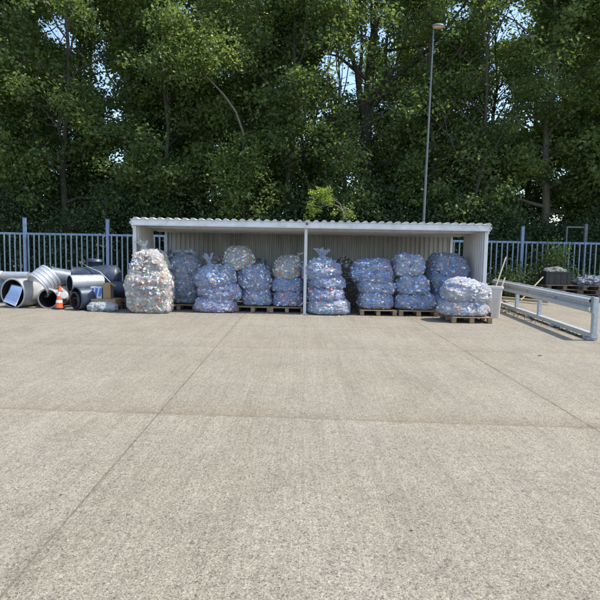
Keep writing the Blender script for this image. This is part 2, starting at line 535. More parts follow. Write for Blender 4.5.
def can_mat(name, pal):
    t = NT(name)
    g = t.n('ShaderNodeNewGeometry')
    col = t.ramp(g.outputs['Random Per Island'], pal, 'CONSTANT')
    c = t.obj()
    pr = t.ramp(t.noise(c, 30, 3, 0.6), [(0.54, 0.0), (0.58, 0.5)])
    col = t.mix(pr, col, (0.78, 0.79, 0.80))
    return t.done(t.principled(Base_Color=col, Roughness=0.55, Specular_IOR_Level=0.4))


def film_mat(name, film, lo, hi, crease=(1, 1, 1.6), ridge_k=0.40, seed=0.0, trl=0.12):
    t = NT(name)
    c = t.vmath('ADD', t.obj(), (seed, seed * 1.7, seed * 0.6))
    wr = t.noise(t.scale(c, crease), 5.5, 8, 0.66, 1.3)
    ridge = t.math('SUBTRACT', 1.0, t.math('MULTIPLY', t.math('ABSOLUTE', t.math('SUBTRACT', wr, 0.5)), 20.0), True)
    wr2 = t.noise(t.scale(c, crease), 16, 6, 0.65, 1.0)
    ridge2 = t.math('SUBTRACT', 1.0, t.math('MULTIPLY', t.math('ABSOLUTE', t.math('SUBTRACT', wr2, 0.5)), 20.0), True)
    rg = t.math('MAXIMUM', ridge, t.math('MULTIPLY', ridge2, 0.6))
    f = t.math('ADD', t.ramp(t.noise(c, 2.6, 5, 0.62), [(0.30, lo), (0.70, hi)]), t.math('MULTIPLY', rg, ridge_k), True)  # creases turned whiter and denser, glints painted onto the film
    nrm = t.bump(t.math('ADD', t.math('MULTIPLY', ridge, 0.7), t.math('MULTIPLY', ridge2, 0.4)), 0.9, 0.03)
    d = t.principled(Base_Color=film, Roughness=0.3, Specular_IOR_Level=0.6, Normal=nrm)
    tl = t.n('ShaderNodeBsdfTranslucent', Color=film).outputs[0]
    m0 = t.n('ShaderNodeMixShader'); m0.inputs[0].default_value = trl
    t.t.links.new(d, m0.inputs[1]); t.t.links.new(tl, m0.inputs[2])
    tr = t.n('ShaderNodeBsdfTransparent', Color=(0.93, 0.95, 0.98)).outputs[0]
    m1 = t.n('ShaderNodeMixShader')
    t.set(m1, 0, f); t.t.links.new(tr, m1.inputs[1]); t.t.links.new(m0.outputs[0], m1.inputs[2])
    gl = t.n('ShaderNodeBsdfGlossy', Color=(1, 1, 1), Roughness=0.16, Normal=nrm).outputs[0]
    lw = t.math('ADD', 0.045, t.math('MULTIPLY', t.math('POWER', t.n('ShaderNodeLayerWeight', Blend=0.5, Normal=nrm).outputs['Facing'], 4.0), 0.45))
    m2 = t.n('ShaderNodeMixShader')
    t.set(m2, 0, t.math('MULTIPLY', lw, 0.9, True)); t.t.links.new(m1.outputs[0], m2.inputs[1]); t.t.links.new(gl, m2.inputs[2])
    return t.done(m2.outputs[0])


BAGM = {}


def bag_kind(key, pal, film, lo, hi, crease=(1, 1, 1.6), ridge_k=0.40, seed=1.0, trl=0.12):
    M[key] = key
    BAGM[key] = (film_mat('film_' + key, film, lo, hi, crease, ridge_k, seed, trl), M_can[id(pal)], M_core[id(pal)],
                 film_mat('film_gathered_' + key, film, min(1, lo + 0.6), min(1, hi + 0.6), crease, 0.3, seed))


M_can = {id(p): can_mat('can_print', p) for p in (PAL_BLUE, PAL_MIX, PAL_RED)}
M_core = {id(p): bag_mat('packed_cans', p, (0.5, 0.5, 0.5), 0.0, 0.05, 10, (1, 1, 1.5), 0.0, 3.0) for p in (PAL_BLUE, PAL_MIX, PAL_RED)}
bag_kind('bag_clear', PAL_MIX, (0.94, 0.94, 0.91), 0.22, 0.65, (0.6, 0.6, 2.4), 0.8, 1.0, 0.3)
bag_kind('bag_grey', PAL_BLUE, (0.70, 0.79, 0.90), 0.28, 0.65, (0.8, 0.8, 2.0), 0.45, 2.0)
bag_kind('bag_blue', PAL_BLUE, (0.56, 0.69, 0.97), 0.20, 0.53, (1, 1, 1.5), 0.45, 3.0)
bag_kind('bag_blue2', PAL_BLUE, (0.62, 0.74, 0.97), 0.24, 0.61, (1, 1, 1.6), 0.5, 4.0)
bag_kind('bag_red', PAL_RED, (0.62, 0.73, 0.97), 0.16, 0.47, (1, 1, 1.4), 0.45, 5.0)
bag_kind('bag_pale', PAL_BLUE, (0.72, 0.81, 0.96), 0.32, 0.71, (1, 1, 2.0), 0.5, 6.0)
bag_kind('bag_green', PAL_MIX, (0.78, 0.86, 0.85), 0.42, 0.81, (1, 1, 1.6), 0.5, 7.0)
bag_kind('bag_white', PAL_BLUE, (0.93, 0.93, 0.95), 0.34, 0.81, (0.7, 0.7, 2.4), 0.7, 8.0, 0.25)
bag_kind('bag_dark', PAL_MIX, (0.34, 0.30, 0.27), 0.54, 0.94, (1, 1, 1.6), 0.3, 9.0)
M['bag_sack'] = bag_mat('film_thin_grey', PAL_MIX, (0.62, 0.66, 0.70), 0.55, 0.9, 14, (1, 1, 1.3), 0.0, 10.0)

# ------------------------------------------------------------------ world and sun
SUN_EL = 60.0
SUN_AZ = 93.0          # from +Y (straight ahead) clockwise to +X (right)
w = bpy.data.worlds.new('World')
SC.world = w
w.use_nodes = True
nt = w.node_tree
bg = nt.nodes['Background']
sky = nt.nodes.new('ShaderNodeTexSky')
sky.sky_type = 'NISHITA'
sky.sun_disc = False
sky.sun_elevation = R(SUN_EL)
sky.sun_rotation = R(SUN_AZ)
sky.air_density = 1.0
sky.dust_density = 1.2
sky.ozone_density = 1.2
nt.links.new(sky.outputs[0], bg.inputs[0])
bg.inputs[1].default_value = 0.15
sd = bpy.data.lights.new('sun', 'SUN')
sd.energy = 2.9
sd.angle = R(0.5)
sd.color = (1.0, 0.955, 0.88)
sun = bpy.data.objects.new('sun', sd)
sdir = Vector((math.cos(R(SUN_EL)) * math.sin(R(SUN_AZ)), math.cos(R(SUN_EL)) * math.cos(R(SUN_AZ)), math.sin(R(SUN_EL))))
sun.rotation_euler = sdir.to_track_quat('Z', 'Y').to_euler()
sun.location = sdir * 40
COL.objects.link(sun)
SC.view_settings.view_transform = 'Standard'
SC.view_settings.look = 'None'
SC.view_settings.gamma = 1
SC.view_settings.use_curve_mapping = False
SC.view_settings.exposure = 1.05

# ------------------------------------------------------------------ ground
def sheet(name, x0, x1, y0, y1, z, mat, nx=1, ny=1):
    xs = np.linspace(x0, x1, nx + 1); ys = np.linspace(y0, y1, ny + 1)
    v = [(x, y, z) for y in ys for x in xs]
    f = [(j * (nx + 1) + i, j * (nx + 1) + i + 1, (j + 1) * (nx + 1) + i + 1, (j + 1) * (nx + 1) + i) for j in range(ny) for i in range(nx)]
    o = MB().add(v, f).build(name, mat)
    return tag(o, kind='structure')


sheet('ground', -900, 900, -300, 1500, -0.03, M['soil'], 6, 6)
sheet('concrete_yard', -45, 45, -25, 20.3, 0.0, M['concrete'], 8, 8)

# ------------------------------------------------------------------ shed
SY = 14.0
BL = P(133.5, 314, SY).x
BR = P(484.5, 318, SY).x
SH = 2.36
BY = 17.0
WY = 15.6


def corrugated(name, mat, parent, origin, along, out, L, rise_vec, pitch, depth, flat=0.35, t=0.006):
    """trapezoid sheet: profile runs along `along` for L, bulges along `out`, swept by rise_vec"""
    along = Vector(along); out = Vector(out); o = Vector(origin); rv = Vector(rise_vec)
    n = max(1, round(L / pitch)); pt = L / n
    prof = []
    for i in range(n):
        b = i * pt
        prof += [(b, 0), (b + pt * flat, 0), (b + pt * 0.5, depth), (b + pt * (0.5 + flat), depth)]
    prof.append((L, 0))
    mb = MB()
    m = len(prof)
    vs = []
    for off in (0, t):
        for e in (Vector((0, 0, 0)), rv):
            vs += [o + along * a + out * (d + off) + e for a, d in prof]
    fs = []
    for i in range(m - 1):
        fs.append((i, i + 1, m + i + 1, m + i))
        fs.append((2 * m + i, 3 * m + i, 3 * m + i + 1, 2 * m + i + 1))
        fs.append((i, 2 * m + i, 2 * m + i + 1, i + 1))
        fs.append((m + i, m + i + 1, 3 * m + i + 1, 3 * m + i))
    fs.append((0, m, 3 * m, 2 * m)); fs.append((m - 1, 3 * m - 1, 4 * m - 1, 2 * m - 1))
    mb.add(vs, fs)
    return mb.build(name, mat, parent)


shed = thing('storage_shed', ((BL + BR) / 2, (SY + BY) / 2, 0), 'long open-fronted pale metal shed with corrugated walls sheltering the bags', 'shed')
W = BR - BL
# roof sheet (falls slightly to the back), its ribs show on the front edge
corrugated('roof', M['shed_post'], shed, (BL - 0.05, SY - 0.08, SH - 0.045), (1, 0, 0), (0, 0, 1), W + 0.1, (0, BY - SY + 0.2, -0.10), 0.205, 0.045, 0.30, 0.012)
mb = MB()
nr_ = max(1, round((W + 0.1) / 0.205)); pt_ = (W + 0.1) / nr_
for i in range(nr_):
    xa = BL - 0.05 + i * pt_
    tr_ = [(xa + pt_ * 0.30, SH - 0.047), (xa + pt_ * 0.98, SH - 0.047), (xa + pt_ * 0.80, SH - 0.002), (xa + pt_ * 0.5, SH - 0.002)]
    mb.add([(x, SY - 0.06, z) for x, z in tr_] + [(x, SY, z) for x, z in tr_], [(0, 1, 2, 3), (7, 6, 5, 4), (0, 4, 5, 1), (1, 5, 6, 2), (2, 6, 7, 3), (3, 7, 4, 0)])
mb.build('rib_closure', M['shed_post'], shed)
MB().box(((BL + BR) / 2, SY - 0.03, SH - 0.111), (W + 0.06, 0.06, 0.121)).build('fascia', M['shed_post'], shed, 0.006)
MB().box(((BL + BR) / 2, SY - 0.045, SH - 0.182), (W + 0.04, 0.11, 0.02)).build('fascia_lip', M['shed_post'], shed)
MB().box(((BL + BR) / 2, BY - 0.06, SH - 0.22), (W - 0.2, 0.08, 0.10)).build('rear_beam', M['shed_post'], shed, 0.004)
for f in (0.25, 0.5, 0.75):
    MB().box(((BL + BR) / 2, SY + (BY - SY) * f, SH - 0.17 - f * 0.08), (W - 0.1, 0.05, 0.08)).build('purlin', M['shed_post'], shed)
corrugated('back_wall', M['shed_shaded'], shed, (BL + 0.15, BY, 0.03), (1, 0, 0), (0, -1, 0), W - 0.3, (0, 0, SH - 0.22), 0.14, 0.03)
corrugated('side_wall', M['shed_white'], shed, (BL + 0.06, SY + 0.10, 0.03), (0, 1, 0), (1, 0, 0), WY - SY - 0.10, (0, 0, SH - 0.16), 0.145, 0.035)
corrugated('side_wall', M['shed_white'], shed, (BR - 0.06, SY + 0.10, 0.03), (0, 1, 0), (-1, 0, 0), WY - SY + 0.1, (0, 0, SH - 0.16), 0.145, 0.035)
for x in (BL + 0.04, BR - 0.04):
    MB().box((x, SY + 0.05, (SH - 0.195) / 2), (0.09, 0.09, SH - 0.195)).build('corner_post', M['shed_post'], shed, 0.008)
mid = P(304.8, 300, SY + 0.04).x
MB().box((mid, SY + 0.05, (SH - 0.195) / 2), (0.075, 0.075, SH - 0.195)).box((mid, SY + 0.05, 0.006), (0.2, 0.2, 0.012)).build('front_post', M['shed_post'], shed, 0.006)
MB().box((mid + 0.02, SY - 0.075, SH - 0.085), (0.05, 0.03, 0.05)).build('fixing_bolt', M['black'], shed, 0.006)
for x in (BL + 0.13, BR - 0.13):
    MB().box((x, BY - 0.05, (SH - 0.25) / 2), (0.075, 0.075, SH - 0.25)).build('rear_post', M['shed_post'], shed, 0.006)
for x in (BL, BR):
    MB().box((x, SY + (BY - SY) / 2, SH - 0.20), (0.05, BY - SY, 0.11)).build('side_beam', M['shed_post'], shed)
for x in (BL - 0.035, BR + 0.035):
    MB().box((x, SY - 0.05, SH - 0.12), (0.05, 0.06, 0.07)).build('gutter_end', M['galv_dull'], shed, 0.006)

# ------------------------------------------------------------------ fence
FY = 21.0
fx0 = P(25, 240, FY).x; fx1 = P(108, 240, FY).x
sp = (P(522, 245, FY).x - fx0) / 6
zt = P(300, 237.5, FY).z
zp = P(108, 219.5, FY).z
fence = thing('metal_fence', (0, FY, 0), 'long blue-grey vertical bar metal fence running behind the shed', 'fence')
n0, n1 = -3, 10
for i in range(n0, n1 + 1):
    x = fx0 + sp * i
    MB().box((x, FY, zp / 2), (0.105, 0.105, zp)).box((x, FY, zp + 0.006), (0.12, 0.12, 0.012)).build('post', M['fence'], fence, 0.004)
for i in range(n0, n1):
    xa = fx0 + sp * i + 0.056; xb = fx0 + sp * (i + 1) - 0.056
    MB().box(((xa + xb) / 2, FY, zt - 0.035), (xb - xa, 0.05, 0.075)).build('rail', M['fence'], fence, 0.004)
    MB().box(((xa + xb) / 2, FY, 0.22), (xb - xa, 0.05, 0.06)).build('rail', M['fence'], fence)
    nb = 15
    mb = MB()
    for k in range(nb):
        x = xa + (xb - xa) * (k + 0.5) / nb + random.uniform(-0.008, 0.008)
        mb.box((x, FY - 0.045, (zt + 0.05) / 2), (0.045, 0.03, zt - 0.09))
    mb.build('bar_panel', M['fence_bar'], fence)

# goalpost-like frame behind the fence on the right
gp = P(586, 224, FY + 1.0)
gf = thing('steel_frame', (gp.x, gp.y, 0), 'thin steel frame with upright and crossbar standing behind the right fence', 'frame')
MB().box((gp.x, gp.y, gp.z / 2), (0.12, 0.12, gp.z)).build('upright', M['lamp_grey'], gf, 0.006)
g2 = P(567, 229, FY + 1.0)
MB().box((g2.x, gp.y, (gp.z - 0.1) / 2), (0.05, 0.05, gp.z - 0.1)).build('upright', M['lamp_grey'], gf)
MB().box(((gp.x + g2.x) / 2, gp.y, gp.z - 0.13), (gp.x - g2.x - 0.06, 0.05, 0.06)).build('crossbar', M['lamp_grey'], gf)

# ------------------------------------------------------------------ street lamp
LY = 19.0
lb = P(422.5, 225, LY); lt = P(433.5, 28, LY)
lamp = thing('street_lamp', (lb.x, LY, 0), 'tall slim grey lamp post with a small amber head behind the shed', 'street lamp')
lt2 = Vector((lb.x + 0.13, LY, lt.z))
MB().tube([(lb.x, LY, 0), (lb.x + 0.01, LY, 1.2)], [0.085, 0.085], 14).tube([(lb.x + 0.01, LY, 1.2), (lb.x + 0.05, LY, 4), lt2], [0.050, 0.040, 0.024], 12).build('pole', M['lamp_grey'], lamp)
hd = lt2 + Vector((0.12, -0.12, 0.02))
mb = MB()
nn = 20
vs = []; fs = []
for j, (sx, sz) in enumerate(((1.0, -0.03), (1.05, 0.0), (0.9, 0.035), (0.6, 0.06), (0.05, 0.07))):
    for k in range(nn):
        a = 2 * math.pi * k / nn
        vs.append(hd + Vector((0.20 * sx * math.cos(a), 0.12 * sx * math.sin(a), sz)))
for j in range(4):
    for k in range(nn):
        fs.append((j * nn + k, j * nn + (k + 1) % nn, (j + 1) * nn + (k + 1) % nn, (j + 1) * nn + k))
mb.add(vs, fs, True).build('lamp_head', M['lamp_grey'], lamp)
mb = MB(); vs = []; fs = []
for j, (sx, sz) in enumerate(((0.95, -0.032), (0.85, -0.06), (0.55, -0.085), (0.03, -0.095))):
    for k in range(nn):
        a = 2 * math.pi * k / nn
        vs.append(hd + Vector((0.20 * sx * math.cos(a), 0.12 * sx * math.sin(a), sz)))
for j in range(3):
    for k in range(nn):
        fs.append((j * nn + (k + 1) % nn, j * nn + k, (j + 1) * nn + k, (j + 1) * nn + (k + 1) % nn))
mb.add(vs, fs, True).build('lamp_lens', M['lens'], lamp)


# ------------------------------------------------------------------ bags
import bmesh
_ico = bmesh.new()
bmesh.ops.create_icosphere(_ico, subdivisions=6, radius=1.0)
ICO_V = np.array([v.co[:] for v in _ico.verts]); ICO_F = np.array([[v.index for v in f.verts] for f in _ico.faces])
_ico.free()
_bag_n = [0]


def bag_geo(a, b, c, seed, n=2.8, lump=0.07, fold=0.05, sag=0.10, lean=0.0, pinch=0.0):
    d = ICO_V
    r = (np.abs(d[:, 0]) ** n + np.abs(d[:, 1]) ** n + np.abs(d[:, 2]) ** n) ** (-1.0 / n)
    q = d * r[:, None]
    zz = q[:, 2]
    k = 1 - sag * zz * (1 if sag > 0 else 1)
    top = np.clip(zz, 0, 1)
    k = k * (1 - pinch * top ** 3)
    q = q * np.stack([k, k, np.ones_like(k)], 1)
    S = np.array([a, b, c])
    w = q * S
    sc = min(a, b, c)
    off = seed * 7.13
    # lumps, folds and the knobbly contents
    disp = lump * sc * 1.6 * vnoise(w / (sc * 0.95) + off, seed)
    disp += lump * sc * 0.9 * vnoise(w / (sc * 0.45) + off, seed + 1)
    wv = w.copy(); wv[:, 2] *= 1.9
    wv += 0.05 * np.stack([vnoise(w * 5 + off, seed + 5), vnoise(w * 5 + off, seed + 6), vnoise(w * 5, seed + 7)], 1)
    for s, am in ((4.0, 1.1), (9.0, 0.9), (17.0, 0.45)):
        rd = 1 - np.abs(vnoise(wv * s + off, seed + 2)) * 2.6
        disp += fold * sc * am * np.clip(rd, -0.3, 1)
    disp += 0.011 * vnoise(w * 26 + off, seed + 3) + 0.006 * vnoise(w * 48 + off, seed + 4)
    w = w + d * disp[:, None]
    w[:, 0] += lean * (w[:, 2] / c)
    fl = -c * 0.86
    w[:, 2] = np.where(w[:, 2] < fl, fl + (w[:, 2] - fl) * 0.12, w[:, 2])
    w[:, 2] -= w[:, 2].min()
    return w


def neck_geo(r, h, seed, flare=1.35, lean=(0, 0)):
    nr, na = 14, 60
    rs = np.random.default_rng(seed)
    ph = rs.uniform(0, 6.28, 4)
    v = []
    for j in range(nr):
        t = j / (nr - 1)
        if t < 0.3: rad = r * (1.25 - 0.85 * (t / 0.3))
        else: rad = r * (0.40 + (flare - 0.40) * ((t - 0.3) / 0.7) ** 0.8)
        for k in range(na):
            an = 2 * math.pi * k / na
            ruff = 1 + (0.10 + 0.16 * t) * math.sin(5 * an + ph[0] + t * 2) + (0.06 + 0.16 * t) * math.sin(11 * an + ph[1]) + 0.08 * t * math.sin(17 * an + ph[2])
            z = h * (t - 0.18 * max(0, t - 0.6)) * (1 + 0.13 * t * math.sin(3 * an + ph[3]) + 0.08 * t * math.sin(7 * an + ph[1]))
            v.append((rad * ruff * math.cos(an) + lean[0] * t, rad * ruff * 0.8 * math.sin(an) + lean[1] * t, z))
    f = [(j * na + k, j * na + (k + 1) % na, (j + 1) * na + (k + 1) % na, (j + 1) * na + k) for j in range(nr - 1) for k in range(na)]
    return np.array(v), np.array(f)


ICO_E = None


def contents(g, h, canm, corem, seed, root):
    """packed core and a layer of crushed cans just under the film"""
    r = np.random.default_rng(900 + seed)
    ctr = np.array([0, 0, h * 0.5])
    core = ctr + (g - ctr) * np.array([0.86, 0.85, 0.80])
    tri = g[ICO_F]
    nrm = np.cross(tri[:, 1] - tri[:, 0], tri[:, 2] - tri[:, 0])
    area = np.linalg.norm(nrm, axis=1) / 2
    nrm /= (2 * area[:, None] + 1e-12)
    n = int(area.sum() * 560)
    idx = r.choice(len(ICO_F), n, p=area / area.sum())
    w = r.dirichlet((1, 1, 1), n)
    p = (tri[idx] * w[:, :, None]).sum(1)
    nn = nrm[idx]
    p = p - nn * r.uniform(0.024, 0.050, (n, 1))
    p = ctr + (p - ctr) * 0.955
    # frame: can axis mostly in the film plane
    a = r.normal(0, 1, (n, 3)); a -= nn * (a * nn).sum(1)[:, None] * 0.8
    a /= np.linalg.norm(a, axis=1)[:, None]
    b = np.cross(nn, a); b /= np.linalg.norm(b, axis=1)[:, None] + 1e-9
    c = np.cross(a, b)
    L = r.uniform(0.08, 0.15, (n, 1)); W_ = r.uniform(0.032, 0.050, (n, 1)); T = W_ * r.uniform(0.25, 0.75, (n, 1))
    K = 6
    vs = []
    for t_, kx in ((-0.5, 0.82), (0.0, 1.0), (0.5, 0.82)):
        for k in range(K):
            an = 2 * math.pi * k / K
            jig = r.uniform(0.75, 1.2, (n, 1))
            bend = r.normal(0, 0.006, (n, 1)) if t_ == 0.0 else 0.0
            vs.append(p + a * L * t_ + b * (W_ * kx * math.cos(an) * jig) + c * (T * kx * math.sin(an) * jig + bend))
    V = np.stack(vs, 1).reshape(-1, 3)
    V[:, 2] = np.clip(V[:, 2], 0.012, None)
    q = []
    for j in range(2):
        for k in range(K):
            k2 = (k + 1) % K
            q.append((j * K + k, j * K + k2, (j + 1) * K + k2, (j + 1) * K + k))
    q += [(3, 2, 1, 0), (5, 4, 3, 0), (12, 13, 14, 15), (12, 15, 16, 17)]
    Q = (np.arange(n)[:, None, None] * (3 * K) + np.array(q)[None]).reshape(-1, 4)
    # core triangles as degenerate-free quads are not possible: keep it as a second mesh joined by hand
    me_v = np.concatenate([V, core])
    me = bpy.data.meshes.new('crushed_cans')
    nq, nt_ = len(Q), len(ICO_F)
    me.vertices.add(len(me_v)); me.vertices.foreach_set('co', me_v.astype(np.float32).ravel())
    loops = np.concatenate([Q.ravel(), (ICO_F + len(V)).ravel()]).astype(np.int32)
    me.loops.add(len(loops)); me.loops.foreach_set('vertex_index', loops)
    tot = np.concatenate([np.full(nq, 4), np.full(nt_, 3)]).astype(np.int32)
    st = np.concatenate([[0], np.cumsum(tot)[:-1]]).astype(np.int32)
    me.polygons.add(nq + nt_)
    me.polygons.foreach_set('loop_start', st); me.polygons.foreach_set('loop_total', tot)
    me.materials.append(canm); me.materials.append(corem)
    me.polygons.foreach_set('material_index', np.concatenate([np.zeros(nq), np.ones(nt_)]).astype(np.int32))
    me.polygons.foreach_set('use_smooth', np.concatenate([np.zeros(nq, bool), np.ones(nt_, bool)]))
    me.update(calc_edges=True); me.validate()
    o = bpy.data.objects.new('crushed_cans', me)
    COL.objects.link(o)
    o.parent = root
    return o


def bag(px0, px1, py0, py1, Y, depth, mat, label, group, n=2.8, lump=0.085, fold=0.05, sag=0.10, lean=0.0, pinch=0.0,
        rot=0.0, tilt=0.0, neck=None, z0=None, name='bag_of_cans', loops=False, flap=None):
    _bag_n[0] += 1
    seed = _bag_n[0]
    cx = (px0 + px1) / 2
    pt = P(cx, py0, Y); pb = P(cx, py1, Y)
    a = (P(px1, (py0 + py1) / 2, Y).x - P(px0, (py0 + py1) / 2, Y).x) / 2
    h = pt.z - pb.z
    z = pb.z if z0 is None else z0
    if z0 is not None: h = pt.z - z0
    root = thing(name, (pb.x, Y, z), label, 'bag', group)
    root.rotation_euler = (0, R(tilt), R(rot))
    g = bag_geo(a * 1.0, depth / 2, h / 2 * 1.04, seed, n, lump, fold, sag, lean, pinch)
    g[:, 2] *= h / g[:, 2].max()
    if isinstance(mat, str):
        film, canm, corem, neckm = BAGM[mat]
        np_mesh('sack', g, ICO_F, film, root, True)
        o = contents(g, h, canm, corem, seed, root)
        o['kind'] = 'stuff'
        mat = neckm
    else:
        np_mesh('sack', g, ICO_F, mat, root, True)
    if neck:
        r, hh, dx = neck
        v, f = neck_geo(r, hh, seed, lean=(dx * 0.4, 0))
        v[:, 0] += dx + lean; v[:, 2] += h - 0.05
        np_mesh('tied_neck', v, f, mat, root, True)
    if loops:
        for dx in (-0.4, 0.25):
            mb = MB()
            pts = []
            for k in range(13):
                an = math.pi * k / 12
                pts.append(Vector((pb.x + a * dx + 0.15 * math.cos(an), Y - 0.12 + dx * 0.15 + 0.03 * math.cos(an), z + h - 0.10 + 0.17 * math.sin(an) + 0.02 * math.sin(an * 3))))
            mb.tube(pts, [0.055 + 0.018 * math.sin(k * 1.7) for k in range(13)], 8)
            mb.build('lifting_loop', mat, root)
    if flap:
        v = []; f = []
        pts = [P(*q, Y + dd) for q, dd in flap]
        for (i, j) in ((0, 1),):
            pass
        na, nb_ = 24, 10
        p0, p1, p2, p3 = pts
        for j in range(nb_):
            for i in range(na):
                s_, t_ = i / (na - 1), j / (nb_ - 1)
                q = p0.lerp(p1, s_).lerp(p3.lerp(p2, s_), t_)
                q.y += 0.03 * math.sin(s_ * 17 + t_ * 5) + 0.03 * math.sin(t_ * 9 + s_ * 4)
                q.z += 0.025 * math.sin(s_ * 13 + 2) * t_
                v.append(q - offset(root))
        f = [(j * na + i, j * na + i + 1, (j + 1) * na + i + 1, (j + 1) * na + i) for j in range(nb_ - 1) for i in range(na - 1)]
        o = np_mesh('open_flap', np.array([tuple(q) for q in v]), np.array(f), mat, root, True)
        so = o.modifiers.new('thick', 'SOLIDIFY'); so.thickness = 0.006
    return root


GB = 'bags of crushed cans stacked in and before the shed'
# stack 1: far left, sunlit
bag(166, 177, 249, 300, 15.2, 0.7, M['bag_grey'], 'grey bag half hidden behind the tall sunlit bags at the left wall', GB, lump=0.09)
bag(134, 169, 248, 286, 14.02, 0.78, M['bag_clear'], 'sunlit clear bag with a knotted top, resting on the widest white bag', GB, n=3.2, lump=0.10, fold=0.06, sag=0.02, pinch=0.15, neck=(0.10, 0.24, -0.15), lean=-0.02)
bag(129, 172, 267, 313.6, 13.95, 0.80, M['bag_clear'], 'widest sunlit clear bag with an open flap, on the ground beside the left wall', GB, n=4.6, lump=0.06, fold=0.06, sag=-0.02, z0=0.0,
    flap=[((128.5, 263), -0.24), ((148, 275), -0.30), ((152, 285), -0.36), ((129.5, 284), -0.3)])
# stack 2
bag(168, 202.5, 253, 307, 14.95, 0.85, M['bag_grey'], 'tall dusty grey bulk bag with lifting loops, second stack from the left', GB, n=3.2, lump=0.07, fold=0.05, sag=-0.06, loops=True, z0=0.15)
# stack 3
bag(195.5, 236, 294, 313, 14.32, 0.80, M['bag_red'], 'bottom bag of the three-bag stack with the white topknot', GB, n=3.4, z0=0.0, lump=0.05)
bag(198, 241, 279, 299, 14.36, 0.82, M['bag_red'], 'middle bag of the three-bag stack with the white topknot', GB, n=2.7, tilt=4)
bag(196, 235.5, 264, 287, 14.34, 0.82, M['bag_blue2'], 'top bag with a white twisted topknot, third stack from the left', GB, n=2.4, tilt=-3, neck=(0.082, 0.32, -0.12))
bag(211, 227, 255, 275, 15.9, 0.6, M['bag_green'], 'small greenish bag in the shade behind the white topknot', GB)
# stack 4
bag(243, 271.5, 284, 308, 14.75, 0.80, M['bag_blue2'], 'bottom bag of the leaning stack under a round pale bag', GB, n=3.4, z0=0.15, lump=0.05)
bag(236, 269, 262, 290, 14.73, 0.84, M['bag_blue2'], 'blue middle bag of the leaning stack under a round pale bag', GB, n=2.8, tilt=10)
bag(225.5, 255.5, 245, 270, 14.74, 0.80, M['bag_green'], 'round pale greenish bag topping the leaning stack, highest in the left bay', GB, n=2.3, tilt=-8, fold=0.04)
bag(252, 268, 258, 300, 15.85, 0.6, M['bag_grey'], 'grey bag slumped behind the leaning stack', GB)
# stack 5
bag(273.5, 303, 287, 309, 14.72, 0.80, M['bag_red'], 'red speckled bottom bag just left of the centre post', GB, n=3.6, z0=0.15, lump=0.045)
bag(272.5, 303.5, 275, 291, 14.72, 0.80, M['bag_blue'], 'flat blue middle bag just left of the centre post', GB, n=3.6, lump=0.04)
bag(274, 303.5, 254, 279, 14.74, 0.78, M['bag_green'], 'pale grey-green top bag with a small peak left of the centre post', GB, n=2.6, pinch=0.25, neck=(0.06, 0.09, 0.2), lean=0.03)
# stack 6
bag(308, 349, 296, 317.3, 14.25, 0.86, M['bag_pale'], 'milky bottom bag just right of the centre post', GB, n=3.2, z0=0.0, lump=0.05)
bag(307.5, 343.5, 283, 301, 14.27, 0.82, M['bag_red'], 'blue bag with red cans, second from bottom right of the centre post', GB, n=3.0)
bag(308, 344.5, 272, 288, 14.3, 0.82, M['bag_blue'], 'blue bag second from top in the stack right of the centre post', GB, n=2.7, tilt=3)
bag(303, 340.5, 257, 279, 14.3, 0.82, M['bag_blue2'], 'pale top bag with a wide ruffled neck right of the centre post', GB, n=2.7, tilt=-2, neck=(0.125, 0.27, 0.02))
# behind, in shade
bag(333, 356, 278, 310, 16.0, 0.8, M['bag_dark'], 'dull brown lower bag in deep shade between two stacks right of centre', GB, n=3.2)
bag(331, 355, 256, 282, 16.0, 0.75, M['bag_dark'], 'dull brown upper bag with a peak in deep shade right of centre', GB, n=2.4, pinch=0.4, lump=0.1)
# stack 7
bag(358, 391.5, 288, 311.5, 14.42, 0.84, M['bag_blue2'], 'bottom bag of the third stack from the right', GB, n=3.6, z0=0.15, lump=0.045)
bag(357, 393.5, 276, 293, 14.42, 0.84, M['bag_blue2'], 'middle bag of the third stack from the right', GB, n=3.0, tilt=5)
bag(350.5, 389.5, 257, 283, 14.42, 0.84, M['bag_blue'], 'broad blue top bag leaning left on the third stack from the right', GB, n=3.0, tilt=4, lump=0.09)
# stack 8
bag(393, 433.5, 290, 312, 14.45, 0.86, M['bag_blue'], 'wide blue bottom bag of the second full stack from the right', GB, n=3.4, z0=0.15, lump=0.05)
bag(393.5, 428, 272, 294, 14.45, 0.84, M['bag_blue2'], 'middle bag of the second full stack from the right', GB, n=2.8, tilt=6)
bag(392.5, 422.5, 252.5, 276, 14.48, 0.80, M['bag_pale'], 'squarish pale top bag of the second full stack from the right', GB, n=3.4)
# stack 9
bag(427, 462, 289, 311, 15.0, 0.80, M['bag_blue'], 'shaded bottom bag mostly hidden behind the white sunlit bags', GB, n=3.2, z0=0.15)
bag(427, 465, 252, 294, 14.95, 0.85, M['bag_blue2'], 'big upright bag of cans behind the white sunlit stack near the right wall', GB, n=3.2, sag=-0.03, lump=0.08)
bag(420, 434, 260, 300, 16.1, 0.6, M['bag_grey'], 'narrow grey bag in the shadow between the two stacks near the right wall', GB)
# stack 10
bag(438, 485.5, 297, 318.5, 13.22, 0.92, M['bag_white'], 'lower white sunlit bag on the pallet in front of the right wall', GB, n=3.2, z0=0.15, lump=0.06)
bag(441, 487, 277, 302.5, 13.24, 0.92, M['bag_white'], 'upper white sunlit bag on the pallet in front of the right wall', GB, n=2.7, tilt=4, lump=0.09, fold=0.045)

